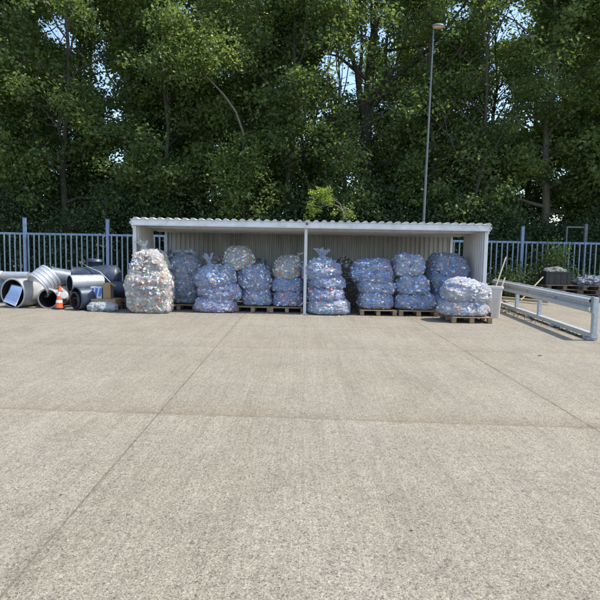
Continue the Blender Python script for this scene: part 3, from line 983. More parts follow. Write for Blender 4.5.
# yellow straw bundle behind stack 5
sb = P(271, 268, 15.7)
st_ = thing('straw_bundle', (sb.x, sb.y, sb.z - 0.5), 'yellow straw-like strands sticking up behind the bags left of centre', 'straw')
mb = MB()
for k in range(46):
    a = random.uniform(-1, 1)
    p0 = sb + Vector((random.uniform(-0.15, 0.15), random.uniform(-0.1, 0.1), -0.45))
    p1 = p0 + Vector((a * 0.16, 0, 0.4)); p2 = p1 + Vector((a * 0.22 - 0.02, random.uniform(-.05, .05), random.uniform(-0.02, 0.16)))
    mb.tube([p0, p1, p2], [0.008, 0.006, 0.003], 5)
mb.build('strands', M['straw'], st_)

# ------------------------------------------------------------------ pallets
def pallet_proto():
    root = thing('pallet', (0, 0, 0), 'x', 'pallet', 'wooden pallets under the bags')
    w_, d_ = 0.92, 1.0
    mb = MB()
    for k in range(7):
        mb.box((random.uniform(-.006, .006), -d_ / 2 + 0.05 + k * (d_ - 0.1) / 6, 0.134), (w_, 0.10, 0.020), Matrix.Rotation(random.uniform(-.012, .012), 3, 'Z'))
    mb.build('deck', M['wood'], root, 0.003)
    for x in (-w_ / 2 + 0.05, 0, w_ / 2 - 0.05):
        MB().box((x, 0, 0.112), (0.10, d_, 0.020)).build('stringer', M['wood'], root, 0.003)
        MB().box((x, 0, 0.010), (0.10, d_, 0.020)).build('base_board', M['wood_dark'], root, 0.003)
        for y in (-d_ / 2 + 0.06, 0, d_ / 2 - 0.06):
            MB().box((x, y, 0.061), (0.098, 0.11, 0.080)).build('block', M['wood'], root, 0.003)
    return root


pal0 = pallet_proto()
PAL = [
    (182, 14.95, 1.0, 'shaded pallet under the tall dusty grey bulk bag', 1),
    (255, 14.75, 1.02, 'pallet under the leaning stack topped by the round pale bag', -2),
    (287, 14.72, 0.98, 'pallet under the stack just left of the centre post', 1.5),
    (376.5, 14.42, 1.0, 'pallet under the third stack from the right', -1),
    (415, 14.46, 1.1, 'widest pallet, under the second full stack from the right', 1),
    (447, 15.0, 1.0, 'pallet deep in the shade behind the white sunlit bags', 0),
    (466, 13.22, 1.02, 'sunlit pallet with dark blocks under the white bags at the right wall', 2),
]
for i, (px, Y, s, lab, rz) in enumerate(PAL):
    o = pal0 if i == 0 else copy_tree(pal0)
    o.location = (P(px, 300, Y).x, Y, 0.0)
    o.scale = (s, 1, 1)
    o.rotation_euler = (0, 0, R(rz))
    o['label'] = lab

# ------------------------------------------------------------------ ducts and pipes on the left
GD = 'discarded ducts and pipes beside the fence'


def duct(name, c, axis, r, L, mat, label, r2=None, ribs=0, wall=0.02, group=GD, flange=True, open_back=False, inner_wall=True, cat='duct'):
    c = Vector(c); axis = Vector(axis).normalized()
    r2 = r2 or r
    root = thing(name, (c.x, c.y, max(0, c.z - max(r, r2))), label, cat, group)
    prof = []
    N = 40
    if flange:
        prof += [(r - wall, 0), (r + 0.022, 0.0), (r + 0.022, 0.03), (r, 0.032)]
    else:
        prof += [(r - wall, 0), (r, 0.0)]
    for j in range(N + 1):
        t = j / N
        d = 0.035 + (L - 0.035) * t
        rr = r + (r2 - r) * (t * t * (3 - 2 * t))
        if ribs:
            ph = (t * ribs) % 1.0
            rr += 0.012 * max(0, math.cos((ph - 0.5) * 2 * math.pi)) ** 3
        prof.append((rr, d))
    MB().lathe(prof, c, axis, 56).build('shell', mat, root)
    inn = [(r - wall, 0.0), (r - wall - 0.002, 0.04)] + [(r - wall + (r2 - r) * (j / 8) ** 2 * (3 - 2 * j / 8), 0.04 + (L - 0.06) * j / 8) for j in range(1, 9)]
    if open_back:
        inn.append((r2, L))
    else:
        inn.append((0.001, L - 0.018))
    MB().lathe(inn, c, axis, 56).build('inner_wall', M['inner_wall'] if inner_wall else mat, root)  # inner faces carry the painted shade of the bore
    if not open_back:
        MB().lathe([(r2, L)] + [(r2 * math.cos(k * 0.2244), L + r2 * 0.55 * math.sin(k * 0.2244)) for k in range(1, 7)] + [(0.001, L + r2 * 0.55)] if mat is M['duct_blue'] else [(r2, L), (0.001, L + 0.002)], c, axis, 56).build('blocking_end', mat, root)  # flat caps added to block light through the bore; blue domes are real ends
    return root


# A: big pale one, opening to the camera
cA = P(12.6, 292, 14.35); cA.z = 0.375
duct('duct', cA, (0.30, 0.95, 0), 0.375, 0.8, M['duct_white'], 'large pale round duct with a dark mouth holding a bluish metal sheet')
# sheet standing inside A
pts = [P(3, 301, 14.28), P(15.5, 306.5, 14.18), P(23, 286, 14.42), P(11, 283.5, 14.52)]
shr = thing('metal_sheet', (pts[0] + pts[1]) / 2, 'bright bluish metal sheet leaning inside the mouth of the large pale duct', 'metal sheet')
v = []; na = 12
for j in range(na):
    for i in range(na):
        s_, t_ = i / (na - 1), j / (na - 1)
        q = pts[0].lerp(pts[1], s_).lerp(pts[3].lerp(pts[2], s_), t_)
        q.y += 0.04 * math.sin(t_ * math.pi)
        v.append(tuple(q - shr.location))
f = [(j * na + i, j * na + i + 1, (j + 1) * na + i + 1, (j + 1) * na + i) for j in range(na - 1) for i in range(na - 1)]
o = np_mesh('panel', np.array(v), np.array(f), M['sheet'], shr, True)
so = o.modifiers.new('thick', 'SOLIDIFY'); so.thickness = 0.006
# B
cB = P(48, 300, 14.35); cB.z = 0.255
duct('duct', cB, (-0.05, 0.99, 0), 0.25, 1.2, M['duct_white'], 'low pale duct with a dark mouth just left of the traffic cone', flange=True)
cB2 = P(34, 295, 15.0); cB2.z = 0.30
duct('duct', cB2, (0.15, 0.99, 0), 0.30, 0.9, M['duct_white'], 'pale duct lying between the two dark-mouthed ducts on the left', inner_wall=True)
# C ribbed collar on top
cC = P(40, 284, 14.50)
duct('duct_collar', cC + Vector((-0.06, -0.02, -0.06)), (0.42, 0.50, 0.46), 0.36, 0.46, M['duct_bright'], 'shiny ribbed duct ring lying tilted on top of the pale ducts', ribs=4, open_back=True, inner_wall=False, cat='duct ring')
# D grey behind
cD = P(50, 276, 15.6)
duct('duct', cD, (0.9, 0.45, -0.18), 0.26, 1.1, M['duct_grey'], 'mid grey duct lying behind the shiny ribbed ring')
# light thin pipe at far left, and the big blue one under it
c1 = P(1, 275.5, 15.5)
duct('duct', c1, (1, 0.05, 0), 0.115, 0.75, M['duct_bright'], 'thin shiny duct lying level above the large pale duct', open_back=False)
c2 = P(-16, 283, 15.9); c2.z = 0.42
duct('duct', c2, (1, 0.12, 0), 0.42, 1.5, M['duct_grey'], 'wide grey-blue duct at the left edge behind the large pale duct')
# E: big dark blue tee with a collar on top
cE = P(71, 275.5, 15.3)
eax = Vector((0.93, 0.34, -0.10)).normalized()
tE = duct('tee_duct', cE, eax, 0.24, 1.12, M['duct_blue'], 'large dark blue tee duct with a round collar on its top', r2=0.41, cat='duct')
pc = P(94, 262, 15.55)
MB().lathe([(0.215, -0.35), (0.215, 0.0), (0.235, 0.0), (0.235, 0.03), (0.215, 0.03), (0.215, 0.08), (0.205, 0.085), (0.2, 0.05), (0.19, -0.35)], (pc.x, pc.y + 0.1, pc.z), (0.04, 0.0, 1), 48).build('collar', M['duct_blue'], tE)
MB().tube([P(86, 266, 15.3), P(100, 272, 15.15), P(112, 284, 15.2)], 0.012, 6).build('seam', M['galv_dull'], tE)
# support duct hidden under E
cS = P(100, 296, 15.9); cS.z = 0.30
duct('duct', cS, (1, 0.1, 0), 0.30, 0.9, M['duct_blue'], 'dark blue duct lying under the large tee duct', flange=False)
# F light cylinder
cF = P(69.5, 283.8, 14.65)
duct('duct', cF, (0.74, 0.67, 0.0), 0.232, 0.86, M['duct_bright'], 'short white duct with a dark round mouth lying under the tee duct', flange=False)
# G nested black pipes
cG = P(76, 299.5, 14.05); cG.z = 0.30
gax = Vector((0.66, 0.75, 0.02)).normalized()
duct('pipe', cG, gax, 0.30, 0.9, M['duct_blue'], 'large black pipe on the ground with smaller pipes nested inside', wall=0.03, open_back=True, cat='pipe', flange=False)
c3 = cG - gax * 0.05; c3.z = 0.255
duct('pipe', c3, gax, 0.215, 0.8, M['black'], 'middle black pipe nested inside the large black pipe', wall=0.025, open_back=True, cat='pipe', flange=False)
c4 = cG - gax * 0.02; c4.z = 0.20
duct('pipe', c4, gax, 0.135, 0.7, M['black'], 'smallest black pipe at the heart of the nested pipes', wall=0.02, open_back=True, cat='pipe', flange=False)
# H
cH = P(112, 290, 15.2)
cH.z = 0.45
duct('duct', cH, (0.95, 0.28, 0), 0.235, 0.8, M['duct_blue'], 'dark blue duct end beside the wide sunlit bag')
cI = P(119, 303, 15.3); cI.z = 0.11
duct('pipe', cI, (0.97, 0.2, 0), 0.10, 0.7, M['galv_dull'], 'thin grey pipe on the ground beside the wide sunlit bag', cat='pipe')

# traffic cone
pc = G(59, 308.8)
cone = thing('traffic_cone', pc, 'small leaning orange and white traffic cone in front of the ducts', 'traffic cone')
ax = Vector((0.02, 0.10, 1)).normalized()
MB().box((pc.x, pc.y, 0.014), (0.26, 0.26, 0.028)).build('base_plate', M['black'], cone, 0.008)


def cr(h): return 0.10 - 0.072 * h / 0.54


def seg(a, b, nm, m, ex=0.0):
    MB().lathe([(cr(a) + ex, a), (cr(b) + ex, b)], pc + Vector((0, 0, 0.026)), ax, 40).build(nm, m, cone)


seg(0.0, 0.54, 'cone_body', M['orange'])
seg(0.13, 0.20, 'reflective_band', M['band'], 0.003)
seg(0.30, 0.41, 'reflective_band', M['band'], 0.003)
MB().lathe([(0.03, 0.54), (0.034, 0.545), (0.02, 0.56), (0.012, 0.55)], pc + Vector((0, 0, 0.026)), ax, 24).build('cone_tip', M['orange'], cone)
# white lid leaning beside the cone
pl = P(64, 295.5, 14.1)
lid = thing('round_lid', (pl.x, pl.y, 0), 'white round lid leaning between the traffic cone and the black pipes', 'lid')
MB().lathe([(0.001, 0), (0.085, 0.0), (0.1, 0.012), (0.1, 0.03), (0.085, 0.035), (0.001, 0.03)], (pl.x, pl.y, pl.z), (0.35, -0.85, 0.4), 40).build('disc', M['duct_white'], lid)

# cartons
pb = G(101, 311)
cx0 = P(103.3, 290, 14.2).x; cx1 = P(110.5, 290, 14.2).x
zt_, zb_ = P(107, 283, 14.2).z, P(107, 298.5, 14.2).z
cb = thing('cardboard_box', ((cx0 + cx1) / 2, 14.25, zb_), 'upright brown cardboard box on the plastic-wrapped tray', 'box')
MB().box(((cx0 + cx1) / 2, 14.3, (zt_ + zb_) / 2), (cx1 - cx0, 0.34, zt_ - zb_), Matrix.Rotation(0.12, 3, 'Z')).build('carton', M['card'], cb, 0.004)
MB().box((cx1 + 0.07, 14.2, zt_ - 0.04), (0.16, 0.2, 0.006), Matrix.Rotation(0.5, 3, 'Y')).build('flap', M['card'], cb)
bx0 = P(90, 290, 14.15).x
bb = thing('printed_carton', (bx0 + 0.15, 14.2, zb_), 'white carton with bold blue stripes beside the brown box', 'box')
bh = P(96, 287, 14.15).z - zb_
MB().box(((bx0 + cx0) / 2 - 0.01, 14.3, zb_ + bh / 2), (cx0 - bx0 - 0.04, 0.30, bh)).build('carton', M['white_print'], bb, 0.005)
for k in range(3):
    MB().box((bx0 + 0.05 + k * 0.105, 14.148, zb_ + bh * 0.55), (0.062, 0.004, bh * 0.72), Matrix.Rotation(0.22, 3, 'Y')).build('blue_stripe', M['blue_print'], bb)
tr = thing('cardboard_tray', (pb.x, 14.2, 0), 'low brown cardboard tray under the cartons', 'box')
MB().box((pb.x + 0.03, 14.28, (zb_ + 0.10) / 2), (0.62, 0.5, zb_ - 0.105)).build('tray', M['card'], tr, 0.006)
bag(88, 118, 300.5, 312, 13.98, 0.42, M['bag_sack'], 'crumpled grey plastic sack on the ground before the brown cartons', None, n=2.6, lump=0.16, fold=0.08, z0=0.0, name='plastic_sack')
# pallet in shadow, its shade put into a darker wood, and rubbish
o = copy_tree(pal0)
o.location = (P(124, 305, 14.9).x, 14.75, 0); o.scale = (0.62, 0.6, 0.9); o.rotation_euler = (0, 0, R(14))
o['label'] = 'small dark pallet on the ground between the ducts and the wide sunlit bag'
for ch in o.children:
    ch.data = ch.data.copy(); ch.data.materials[0] = M['wood_dark']
for k, (px, py, lab) in enumerate(((117.5, 306, 'rusty scrap lump left on the small dark pallet'), (125, 304.5, 'rusty scrap lump right on the small dark pallet'))):
    q = P(px, py, 14.55)
    s_ = thing('scrap_metal', (q.x, 14.6, 0.13), lab, 'scrap', 'rusty scrap on the small pallet')
    g = bag_geo(0.11, 0.12, 0.07, 60 + k, 2.4, 0.25, 0.1)
    np_mesh('lump', g, ICO_F, M['rust'], s_, False)

# ------------------------------------------------------------------ litter bin with sticks
bp = G(494, 318.3)
BYc = bp.y + 0.20
bt = P(494, 286, BYc)
binr = thing('plastic_bin', (bp.x, BYc, 0), 'pale beige tapered plastic bin holding sticks beside the guardrail', 'bin')
hw = (P(502.3, 288, BYc).x - P(486, 288, BYc).x) / 2
zt2 = bt.z
mb = MB()
kb = 0.80
nzr = 6
outer = []
for j in range(nzr + 1):
    t = j / nzr
    outer.append((kb + (1 - kb) * t, zt2 * t))
inner = [(1.0 * 0.93, zt2), (kb * 0.93, 0.05)]
ring = []
N4 = 32


def sq(k, s_):
    a = 2 * math.pi * (k + 0.5) / N4
    cx_, cy_ = math.cos(a), math.sin(a)
    e = (abs(cx_) ** 6 + abs(cy_) ** 6) ** (-1 / 6)
    return hw * s_ * cx_ * e, hw * s_ * cy_ * e


allp = outer + inner
vs = []
for s_, z in allp:
    for k in range(N4):
        x, y = sq(k, s_)
        vs.append((bp.x + x, BYc + y, z + 0.002))
fs = [(j * N4 + k, j * N4 + (k + 1) % N4, (j + 1) * N4 + (k + 1) % N4, (j + 1) * N4 + k) for j in range(len(allp) - 1) for k in range(N4)]
fs.append(tuple((len(allp) - 1) * N4 + k for k in range(N4)))
fs.append(tuple(reversed(range(N4))))
mb.add(vs, fs, False).build('tub', M['bin'], binr)
vs = []
for s_, z in ((1.0, zt2 - 0.06), (1.09, zt2 - 0.055), (1.09, zt2 + 0.0), (0.94, zt2 + 0.004), (0.93, zt2 - 0.03)):
    for k in range(N4):
        x, y = sq(k, s_)
        vs.append((bp.x + x, BYc + y, z))
fs = [(j * N4 + k, j * N4 + (k + 1) % N4, (j + 1) * N4 + (k + 1) % N4, (j + 1) * N4 + k) for j in range(4) for k in range(N4)]
MB().add(vs, fs).build('rim', M['bin'], binr)
MB().box((bp.x - hw * 0.62, BYc - hw * kb - 0.008, 0.075), (0.11, 0.03, 0.13)).build('dark_foot_block', M['black'], binr, 0.008)  # black block low on the left of the tub front


def stick(a, b, r, label, name='stick'):
    o = thing(name, a, label, 'stick', 'sticks near the guardrail')
    m_ = (Vector(a) + Vector(b)) / 2 + Vector((0.006, 0, 0.004))
    MB().tube([a, m_, b], [r, r * 1.03, r * 0.95], 10).build('shaft', M['stick'], o)


s1 = P(495.5, 287, BYc); s1b = s1 - (P(506, 257, BYc + 0.25) - s1) * 0.75
stick(s1b + Vector((0, 0, 0.0)), P(506, 257, BYc + 0.25), 0.017, 'long pale broom handle standing up out of the beige bin')
s2 = P(500.8, 289, BYc); s2b = s2 - (P(505, 277.5, BYc + 0.1) - s2) * 1.6
stick(s2b, P(505, 277.5, BYc + 0.1), 0.02, 'short pale stick poking out of the beige bin')

# ------------------------------------------------------------------ guardrail
n_ = G(594.5, 341); f_ = G(503, 307.5)
f_far = f_ + (f_ - n_) * 0.15
dr = (f_far - n_); dr.z = 0; Lr = dr.length; dr.normalize()
side = Vector((-dr.y, dr.x, 0))       # towards the left of the rail
if side.x > 0: side = -side
gr = thing('guardrail', (n_ + f_far) / 2, 'movable galvanised guardrail section with corrugated beam on posts beside the bin', 'guardrail')
rz = math.atan2(dr.y, dr.x)
RM = Matrix.Rotation(rz, 3, 'Z')
mid_b = (n_ + f_far) / 2
# base channel
MB().box(mid_b + Vector((0, 0, 0.095)), (Lr, 0.12, 0.09), RM).build('base_beam', M['galv'], gr, 0.008)
for t in (0.03, 0.28, 0.52, 0.76, 0.97):
    c = n_ + dr * (Lr * t)
    MB().box(c + Vector((0, 0, 0.024)), (0.22, 0.20, 0.048), RM).build('foot', M['galv_dull'], gr, 0.004)
# posts
beam_top = 0.83
for px, py in ((594, 341), (553.5, 321), (520, 312.5)):
    q = G(px, py)
    tt = max(0.06, (q - n_).dot(dr))
    c = n_ + dr * tt
    MB().box(c + Vector((0, 0, 0.14 + (beam_top - 0.155) / 2)), (0.13, 0.08, beam_top - 0.14), RM).build('post', M['galv'], gr, 0.006)
c = n_ + dr * (Lr - 0.5)
MB().box(c + Vector((0, 0, 0.14 + (beam_top - 0.155) / 2)), (0.13, 0.08, beam_top - 0.14), RM).build('post', M['galv'], gr, 0.006)
# W beam
prof = [(0.0, -0.155), (0.012, -0.150), (0.012, -0.135), (0.075, -0.105), (0.083, -0.09), (0.083, -0.06), (0.075, -0.045), (0.015, -0.012), (0.012, 0.0),
        (0.015, 0.012), (0.075, 0.045), (0.083, 0.06), (0.083, 0.09), (0.075, 0.105), (0.012, 0.135), (0.012, 0.150), (0.0, 0.155)]
th = 0.006
vs = []; fs = []
b0 = n_ + dr * 0.05 + side * 0.045; b1 = n_ + dr * Lr + side * 0.045
zc = beam_top - 0.155
ns = 12
loop = prof + [(d - th, z) for d, z in reversed(prof)]
m_ = len(loop)
for i in range(ns + 1):
    c = b0.lerp(b1, i / ns)
    for d, z in loop:
        vs.append(c + side * d + Vector((0, 0, zc + z)))
for i in range(ns):
    for k in range(m_):
        k2 = (k + 1) % m_
        fs.append((i * m_ + k, i * m_ + k2, (i + 1) * m_ + k2, (i + 1) * m_ + k))
fs.append(tuple(range(m_))); fs.append(tuple(ns * m_ + k for k in reversed(range(m_))))
MB().add(vs, fs).build('beam', M['galv'], gr)
# end shoe at the near post
c = n_ + dr * 0.045 + side * 0.055
MB().box(c + Vector((0, 0, zc)), (0.13, 0.03, 0.33), RM).build('end_shoe', M['galv_dull'], gr, 0.006)
for dz in (-0.075, 0.075):
    for t in (0.06, 1.9, 3.9, 5.6):
        cc = n_ + dr * t + side * 0.072 + Vector((0, 0, zc))
        MB().tube([cc, cc + side * 0.03], 0.016, 8).build('bolt', M['galv_dull'], gr) if dz > 0 else None

stick(P(521, 300, 16.9), P(543, 277, 17.2), 0.022, 'long bare wooden stick leaning over the guardrail')
# tan timber behind the rail
q0, q1 = G(500, 300.5), G(549, 305)
pk = thing('timber_plank', (q0 + q1) / 2, 'tan timber plank lying on the ground behind the guardrail', 'plank')
dv = (q1 - q0)
MB().box((q0 + q1) / 2 + Vector((0, 0, 0.10)), (dv.length, 0.16, 0.08), Matrix.Rotation(math.atan2(dv.y, dv.x), 3, 'Z')).box((q0 + q1) / 2 + Vector((-0.6, 0, 0.032)), (0.1, 0.2, 0.06)).box((q0 + q1) / 2 + Vector((0.6, 0.1, 0.032)), (0.1, 0.2, 0.06)).build('board', M['plank'], pk, 0.004)

# stacked old pallets with black crate, right
def old_pallet(px, Y, z, s, rz, lab):
    o = copy_tree(pal0)
    o.location = (P(px, 285, Y).x, Y, z); o.scale = s; o.rotation_euler = (0, 0, R(rz))
    o['label'] = lab; o['group'] = 'old pallets stacked by the right fence'
    for ch in o.children:
        ch.data = ch.data.copy(); ch.data.materials[0] = M['wood_dark']
    return o


names = ['bottom', 'second', 'third', 'top']
for k in range(4):
    old_pallet(558, 19.6, 0.145 * k, (1.35, 1.0, 1), random.uniform(-5, 5), f'{names[k]} pallet of the dark stack under the black crate')
for k in range(4):
    old_pallet(592, 19.5, 0.145 * k, (1.35, 1.0, 1), random.uniform(-5, 5), f'{names[k]} pallet of the stack under crumpled grey foil')
ca, cb_ = P(544.5, 281, 19.4), P(569.5, 268.5, 19.4)
crate = thing('black_crate', ((ca.x + cb_.x) / 2, 19.6, 0.585), 'black plastic crate heaped with soil on the dark pallet stack', 'crate')
cw, ch_ = cb_.x - ca.x, 0.46
xm = (ca.x + cb_.x) / 2
MB().box((xm, 19.6, 0.585 + 0.02), (cw - 0.06, 0.62, 0.035)).box((xm, 19.29, 0.585 + ch_ / 2), (cw, 0.03, ch_)).box((xm, 19.91, 0.585 + ch_ / 2), (cw, 0.03, ch_)) \
    .box((xm - cw / 2 + 0.015, 19.6, 0.585 + ch_ / 2), (0.03, 0.586, ch_ - 0.004)).box((xm + cw / 2 - 0.015, 19.6, 0.585 + ch_ / 2), (0.03, 0.586, ch_ - 0.004)).build('crate_walls', M['black'], crate, 0.005)
for k in range(4):
    MB().box((xm - cw / 2 + cw * (k + 0.5) / 4, 19.268, 0.585 + ch_ / 2), (0.03, 0.012, ch_ - 0.03)).build('crate_rib', M['black'], crate)
MB().box((xm, 19.275, 0.585 + ch_ - 0.03), (cw + 0.04, 0.05, 0.05)).build('crate_rim', M['black'], crate, 0.005)
g = bag_geo(cw / 2 - 0.05, 0.27, 0.16, 71, 2.4, 0.2, 0.08)
so_ = np_mesh('soil_heap', g + np.array([0, 0, ch_ - 0.16]), ICO_F, M['heap'], crate, False)
q = P(592, 287, 19.4)
fo = thing('crumpled_foil', (q.x, 19.5, 0.58), 'crumpled grey-white foil heap on the right-hand pallet stack', 'foil')
g = bag_geo(0.55, 0.4, 0.15, 72, 2.2, 0.28, 0.22)
np_mesh('heap', g, ICO_F, M['frayed'], fo, False)


# ------------------------------------------------------------------ vegetation
def leaf_quads(cent, per, sig, size, r, up=0.7, aspect=0.72):
    """cent (m,3) -> leaf vertices and quads"""
    m = len(cent)
    pos = np.repeat(cent, per, axis=0) + r.normal(0, 1, (m * per, 3)) * sig
    N = len(pos)
    nrm = r.normal(0, 1, (N, 3)); nrm[:, 2] += up
    nrm /= np.linalg.norm(nrm, axis=1)[:, None]
    t = r.normal(0, 1, (N, 3)); t[:, 2] -= 0.5
    t -= nrm * (t * nrm).sum(1)[:, None]
    t /= np.linalg.norm(t, axis=1)[:, None] + 1e-9
    b = np.cross(nrm, t)
    L = size * r.uniform(0.65, 1.3, (N, 1))
    Wd = L * aspect
    v = np.empty((N, 4, 3))
    v[:, 0] = pos - t * L * 0.5
    v[:, 1] = pos + b * Wd * 0.5 + nrm * L * 0.10 - t * L * 0.08
    v[:, 2] = pos + t * L * 0.5
    v[:, 3] = pos - b * Wd * 0.5 + nrm * L * 0.10 - t * L * 0.08
    q = np.arange(N * 4).reshape(N, 4)
    return v.reshape(-1, 3), q


def tube_np(mb, pts, r0, r1, n=5):
    k = len(pts)
    mb.tube(pts, [r0 + (r1 - r0) * i / (k - 1) for i in range(k)], n, False)


def grow(p, d, L, r, droop, segs=5, wob=0.18):
    pts = [p.copy()]
    d = d.normalized()
    for i in range(segs):
        d = (d + Vector((r.normal(0, wob), r.normal(0, wob), r.normal(0, wob) + droop))).normalized()
        p = p + d * (L / segs)
        pts.append(p.copy())
    return pts


# clearings in the canopy where the sky shows, and a thin spot before the forked trunk
GAPS = [(55, 30, 16, 13, .95), (100, 48, 9, 20, .8), (70, 42, 12, 9, .9), (113, 118, 15, 8, .9), (119, 157, 10, 13, .95), (106, 85, 8, 12, .6), (216, 190, 7, 11, .9), (331, 64, 13, 18, .95), (348, 84, 10, 14, .97), (358, 50, 5, 20, .6), (391, 48, 5, 14, .6),
        (322, 105, 10, 14, .6), (395, 68, 6, 14, .95), (460, 14, 13, 12, .85), (490, 38, 12, 14, .75), (516, 22, 14, 20, .95), (503, 92, 13, 12, .9), (496, 116, 13, 8, .95), (527, 122, 8, 8, .8),
        (560, 174, 9, 8, .9), (520, 190, 8, 7, .7), (558, 218, 13, 5, .9), (186, 6, 12, 9, .8), (536, 75, 6, 8, .6), (445, 28, 5, 5, .8)]
CRI = M3.inverted()


def proj(pts):
    A = np.array(CRI)
    q = (pts - np.array([0, 0, CAM_Z])) @ A.T
    z = np.minimum(q[:, 2], -0.1)
    return np.stack([300 + F * q[:, 0] / -z, 300 - F * q[:, 1] / -z], 1)


def thin_out(cents, r, hero_front=False):
    """drop leaf sprays: voids between the clumps, clearings to the sky"""
    keep = np.ones(len(cents), bool)
    vo = vnoise(cents / 0.95 + 31.7, 77) * 0.7 + vnoise(cents / 2.1 + 11.3, 78) * 0.5
    keep &= (vo > -0.20) | (r.uniform(size=len(cents)) < 0.25)
    keep &= ~((cents[:, 1] < 21.9) & (cents[:, 2] < 3.0))
    px = proj(cents)
    for gx, gy, rx, ry, pr in GAPS:
        ins = ((px[:, 0] - gx) / (rx + 3)) ** 2 + ((px[:, 1] - gy) / (ry + 3)) ** 2 < 1
        keep &= ~(ins & (r.uniform(size=len(cents)) < pr))
    if hero_front:
        ins = ((px[:, 0] - 374) / 30) ** 2 + ((px[:, 1] - 78) / 62) ** 2 < 1
        keep &= ~(ins & (r.uniform(size=len(cents)) < 0.78))
        ins = (np.abs(px[:, 0] - 430 - (48 - px[:, 1]) * 0.85) < 9) & (px[:, 1] < 70) & (px[:, 1] > -10)
        keep &= ~(ins & (r.uniform(size=len(cents)) < 0.8))
    return cents[keep]


def make_tree(seed, loc, H, cb, spread, limbs, leafm, barkm, per=34, size=0.115, trunk=None, forks=(), r0=0.2, gaps=0.0, twigs=6, sig=0.27, hero_front=True):
    r = np.random.default_rng(seed)
    root = bpy.data.objects.new('tree', None)
    root.location = loc
    COL.objects.link(root)
    LOC = Vector(loc)
    if trunk is None:
        pts = [Vector((0, 0, -0.05))]
        n = 9
        off = Vector((0, 0, 0))
        for i in range(1, n + 1):
            off += Vector((r.normal(0, 0.14), r.normal(0, 0.14), 0))
            pts.append(Vector((off.x, off.y, H * 0.95 * i / n)))
    else:
        pts = trunk
    k = len(pts)
    mb = MB()
    mb.tube(pts, [r0 * (1.25 if i == 0 else 1) * (1 - 0.85 * i / (k - 1)) for i in range(k)], 12)
    o = mb.build('trunk', barkm); o.parent = root
    cents = []
    tw = MB()
    zs = [q.z for q in pts]

    def at(z):
        for i in range(k - 1):
            if zs[i] <= z <= zs[i + 1]:
                return pts[i].lerp(pts[i + 1], (z - zs[i]) / (zs[i + 1] - zs[i] + 1e-6))
        return pts[-1].copy()
    starts = []
    az0 = r.uniform(0, 6.28)
    for i in range(limbs):
        t = (i + r.uniform(0, 0.8)) / limbs
        z = cb + (H * 0.93 - cb) * t
        az = az0 + i * 2.4 + r.uniform(-0.5, 0.5)
        prof = math.sin(math.pi * min(1, 0.22 + 0.78 * (1 - t) ** 0.8)) if t > 0.15 else 0.75
        prof = 0.35 + 0.65 * max(0, prof)
        L = spread * prof * r.uniform(0.75, 1.15)
        el = 0.25 + 0.75 * t + r.uniform(-0.15, 0.2)
        d = Vector((math.cos(az) * math.cos(el), math.sin(az) * math.cos(el), math.sin(el)))
        starts.append((at(z), d, L, r0 * (1 - 0.8 * z / H) * 0.5, None))
    for fk in forks:
        starts.append((fk[0], None, None, fk[2], fk[1]))
    for (p0, d, L, rr, path) in starts:
        if path is None:
            lp = grow(p0, d, L, r, 0.02)
            if any((q.y + LOC.y < 22.2 and q.z < 3.6) for q in lp):
                continue
            pe = proj(np.array([tuple(q + LOC) for q in lp[2:]]))
            if any(np.any(((pe[:, 0] - g_[0]) / (g_[2] + 3)) ** 2 + ((pe[:, 1] - g_[1]) / (g_[3] + 3)) ** 2 < 1) for g_ in GAPS) and r.uniform() < 0.15:
                continue
        else:
            lp = path
            L = sum((path[i + 1] - path[i]).length for i in range(len(path) - 1))
        lb_ = MB(); tube_np(lb_, lp, max(rr, 0.03), 0.012, 7)
        o = lb_.build('limb', barkm); o.parent = root
        for s in range(twigs):
            t = 0.22 + 0.78 * (s + r.uniform(0, 1)) / twigs
            idx = min(len(lp) - 2, int(t * (len(lp) - 1)))
            base = lp[idx].lerp(lp[idx + 1], t * (len(lp) - 1) - idx)
            dd = Vector((r.normal(), r.normal(), r.normal() * 0.7 + 0.15)).normalized()
            ax_ = (lp[idx + 1] - lp[idx]).normalized()
            dd = (dd + ax_ * 0.6).normalized()
            tl = min(1.9, L * r.uniform(0.25, 0.55)) + 0.3
            tp = grow(base, dd, tl, r, -0.05, 4, 0.22)
            pe = proj(np.array([tuple(q + LOC) for q in tp[1:]]))
            if any(np.any(((pe[:, 0] - g_[0]) / (g_[2] + 5)) ** 2 + ((pe[:, 1] - g_[1]) / (g_[3] + 5)) ** 2 < 1) for g_ in GAPS) and r.uniform() < 0.85:
                pass
            else:
                tube_np(tw, tp, 0.016, 0.004, 4)
            if r.uniform() < gaps:
                continue
            for q in tp[1:]:
                cents.append(tuple(q))
                if r.uniform() < 0.5:
                    # hanging spray
                    e = q + Vector((r.normal(0, 0.3), r.normal(0, 0.3), -abs(r.normal(0.1, 0.25))))
                    cents.append(tuple(e))
        cents.append(tuple(lp[-1]))
    L3 = np.array(tuple(LOC))
    cents = thin_out(np.array(cents) + L3, r, hero_front) - L3
    v, q = leaf_quads(cents, per, np.array([sig, sig, sig * 0.7]), size, r, 1.1)
    tv = np.array([tuple(x) for x in tw.v]); tq = np.array(tw.f) + len(v)
    mi = np.concatenate([np.zeros(len(q), int), np.ones(len(tq), int)])
    o = np_mesh('crown', np.concatenate([v, tv]), np.concatenate([q, tq]), [leafm, barkm], None, False, mi)
    o.parent = root
    return root


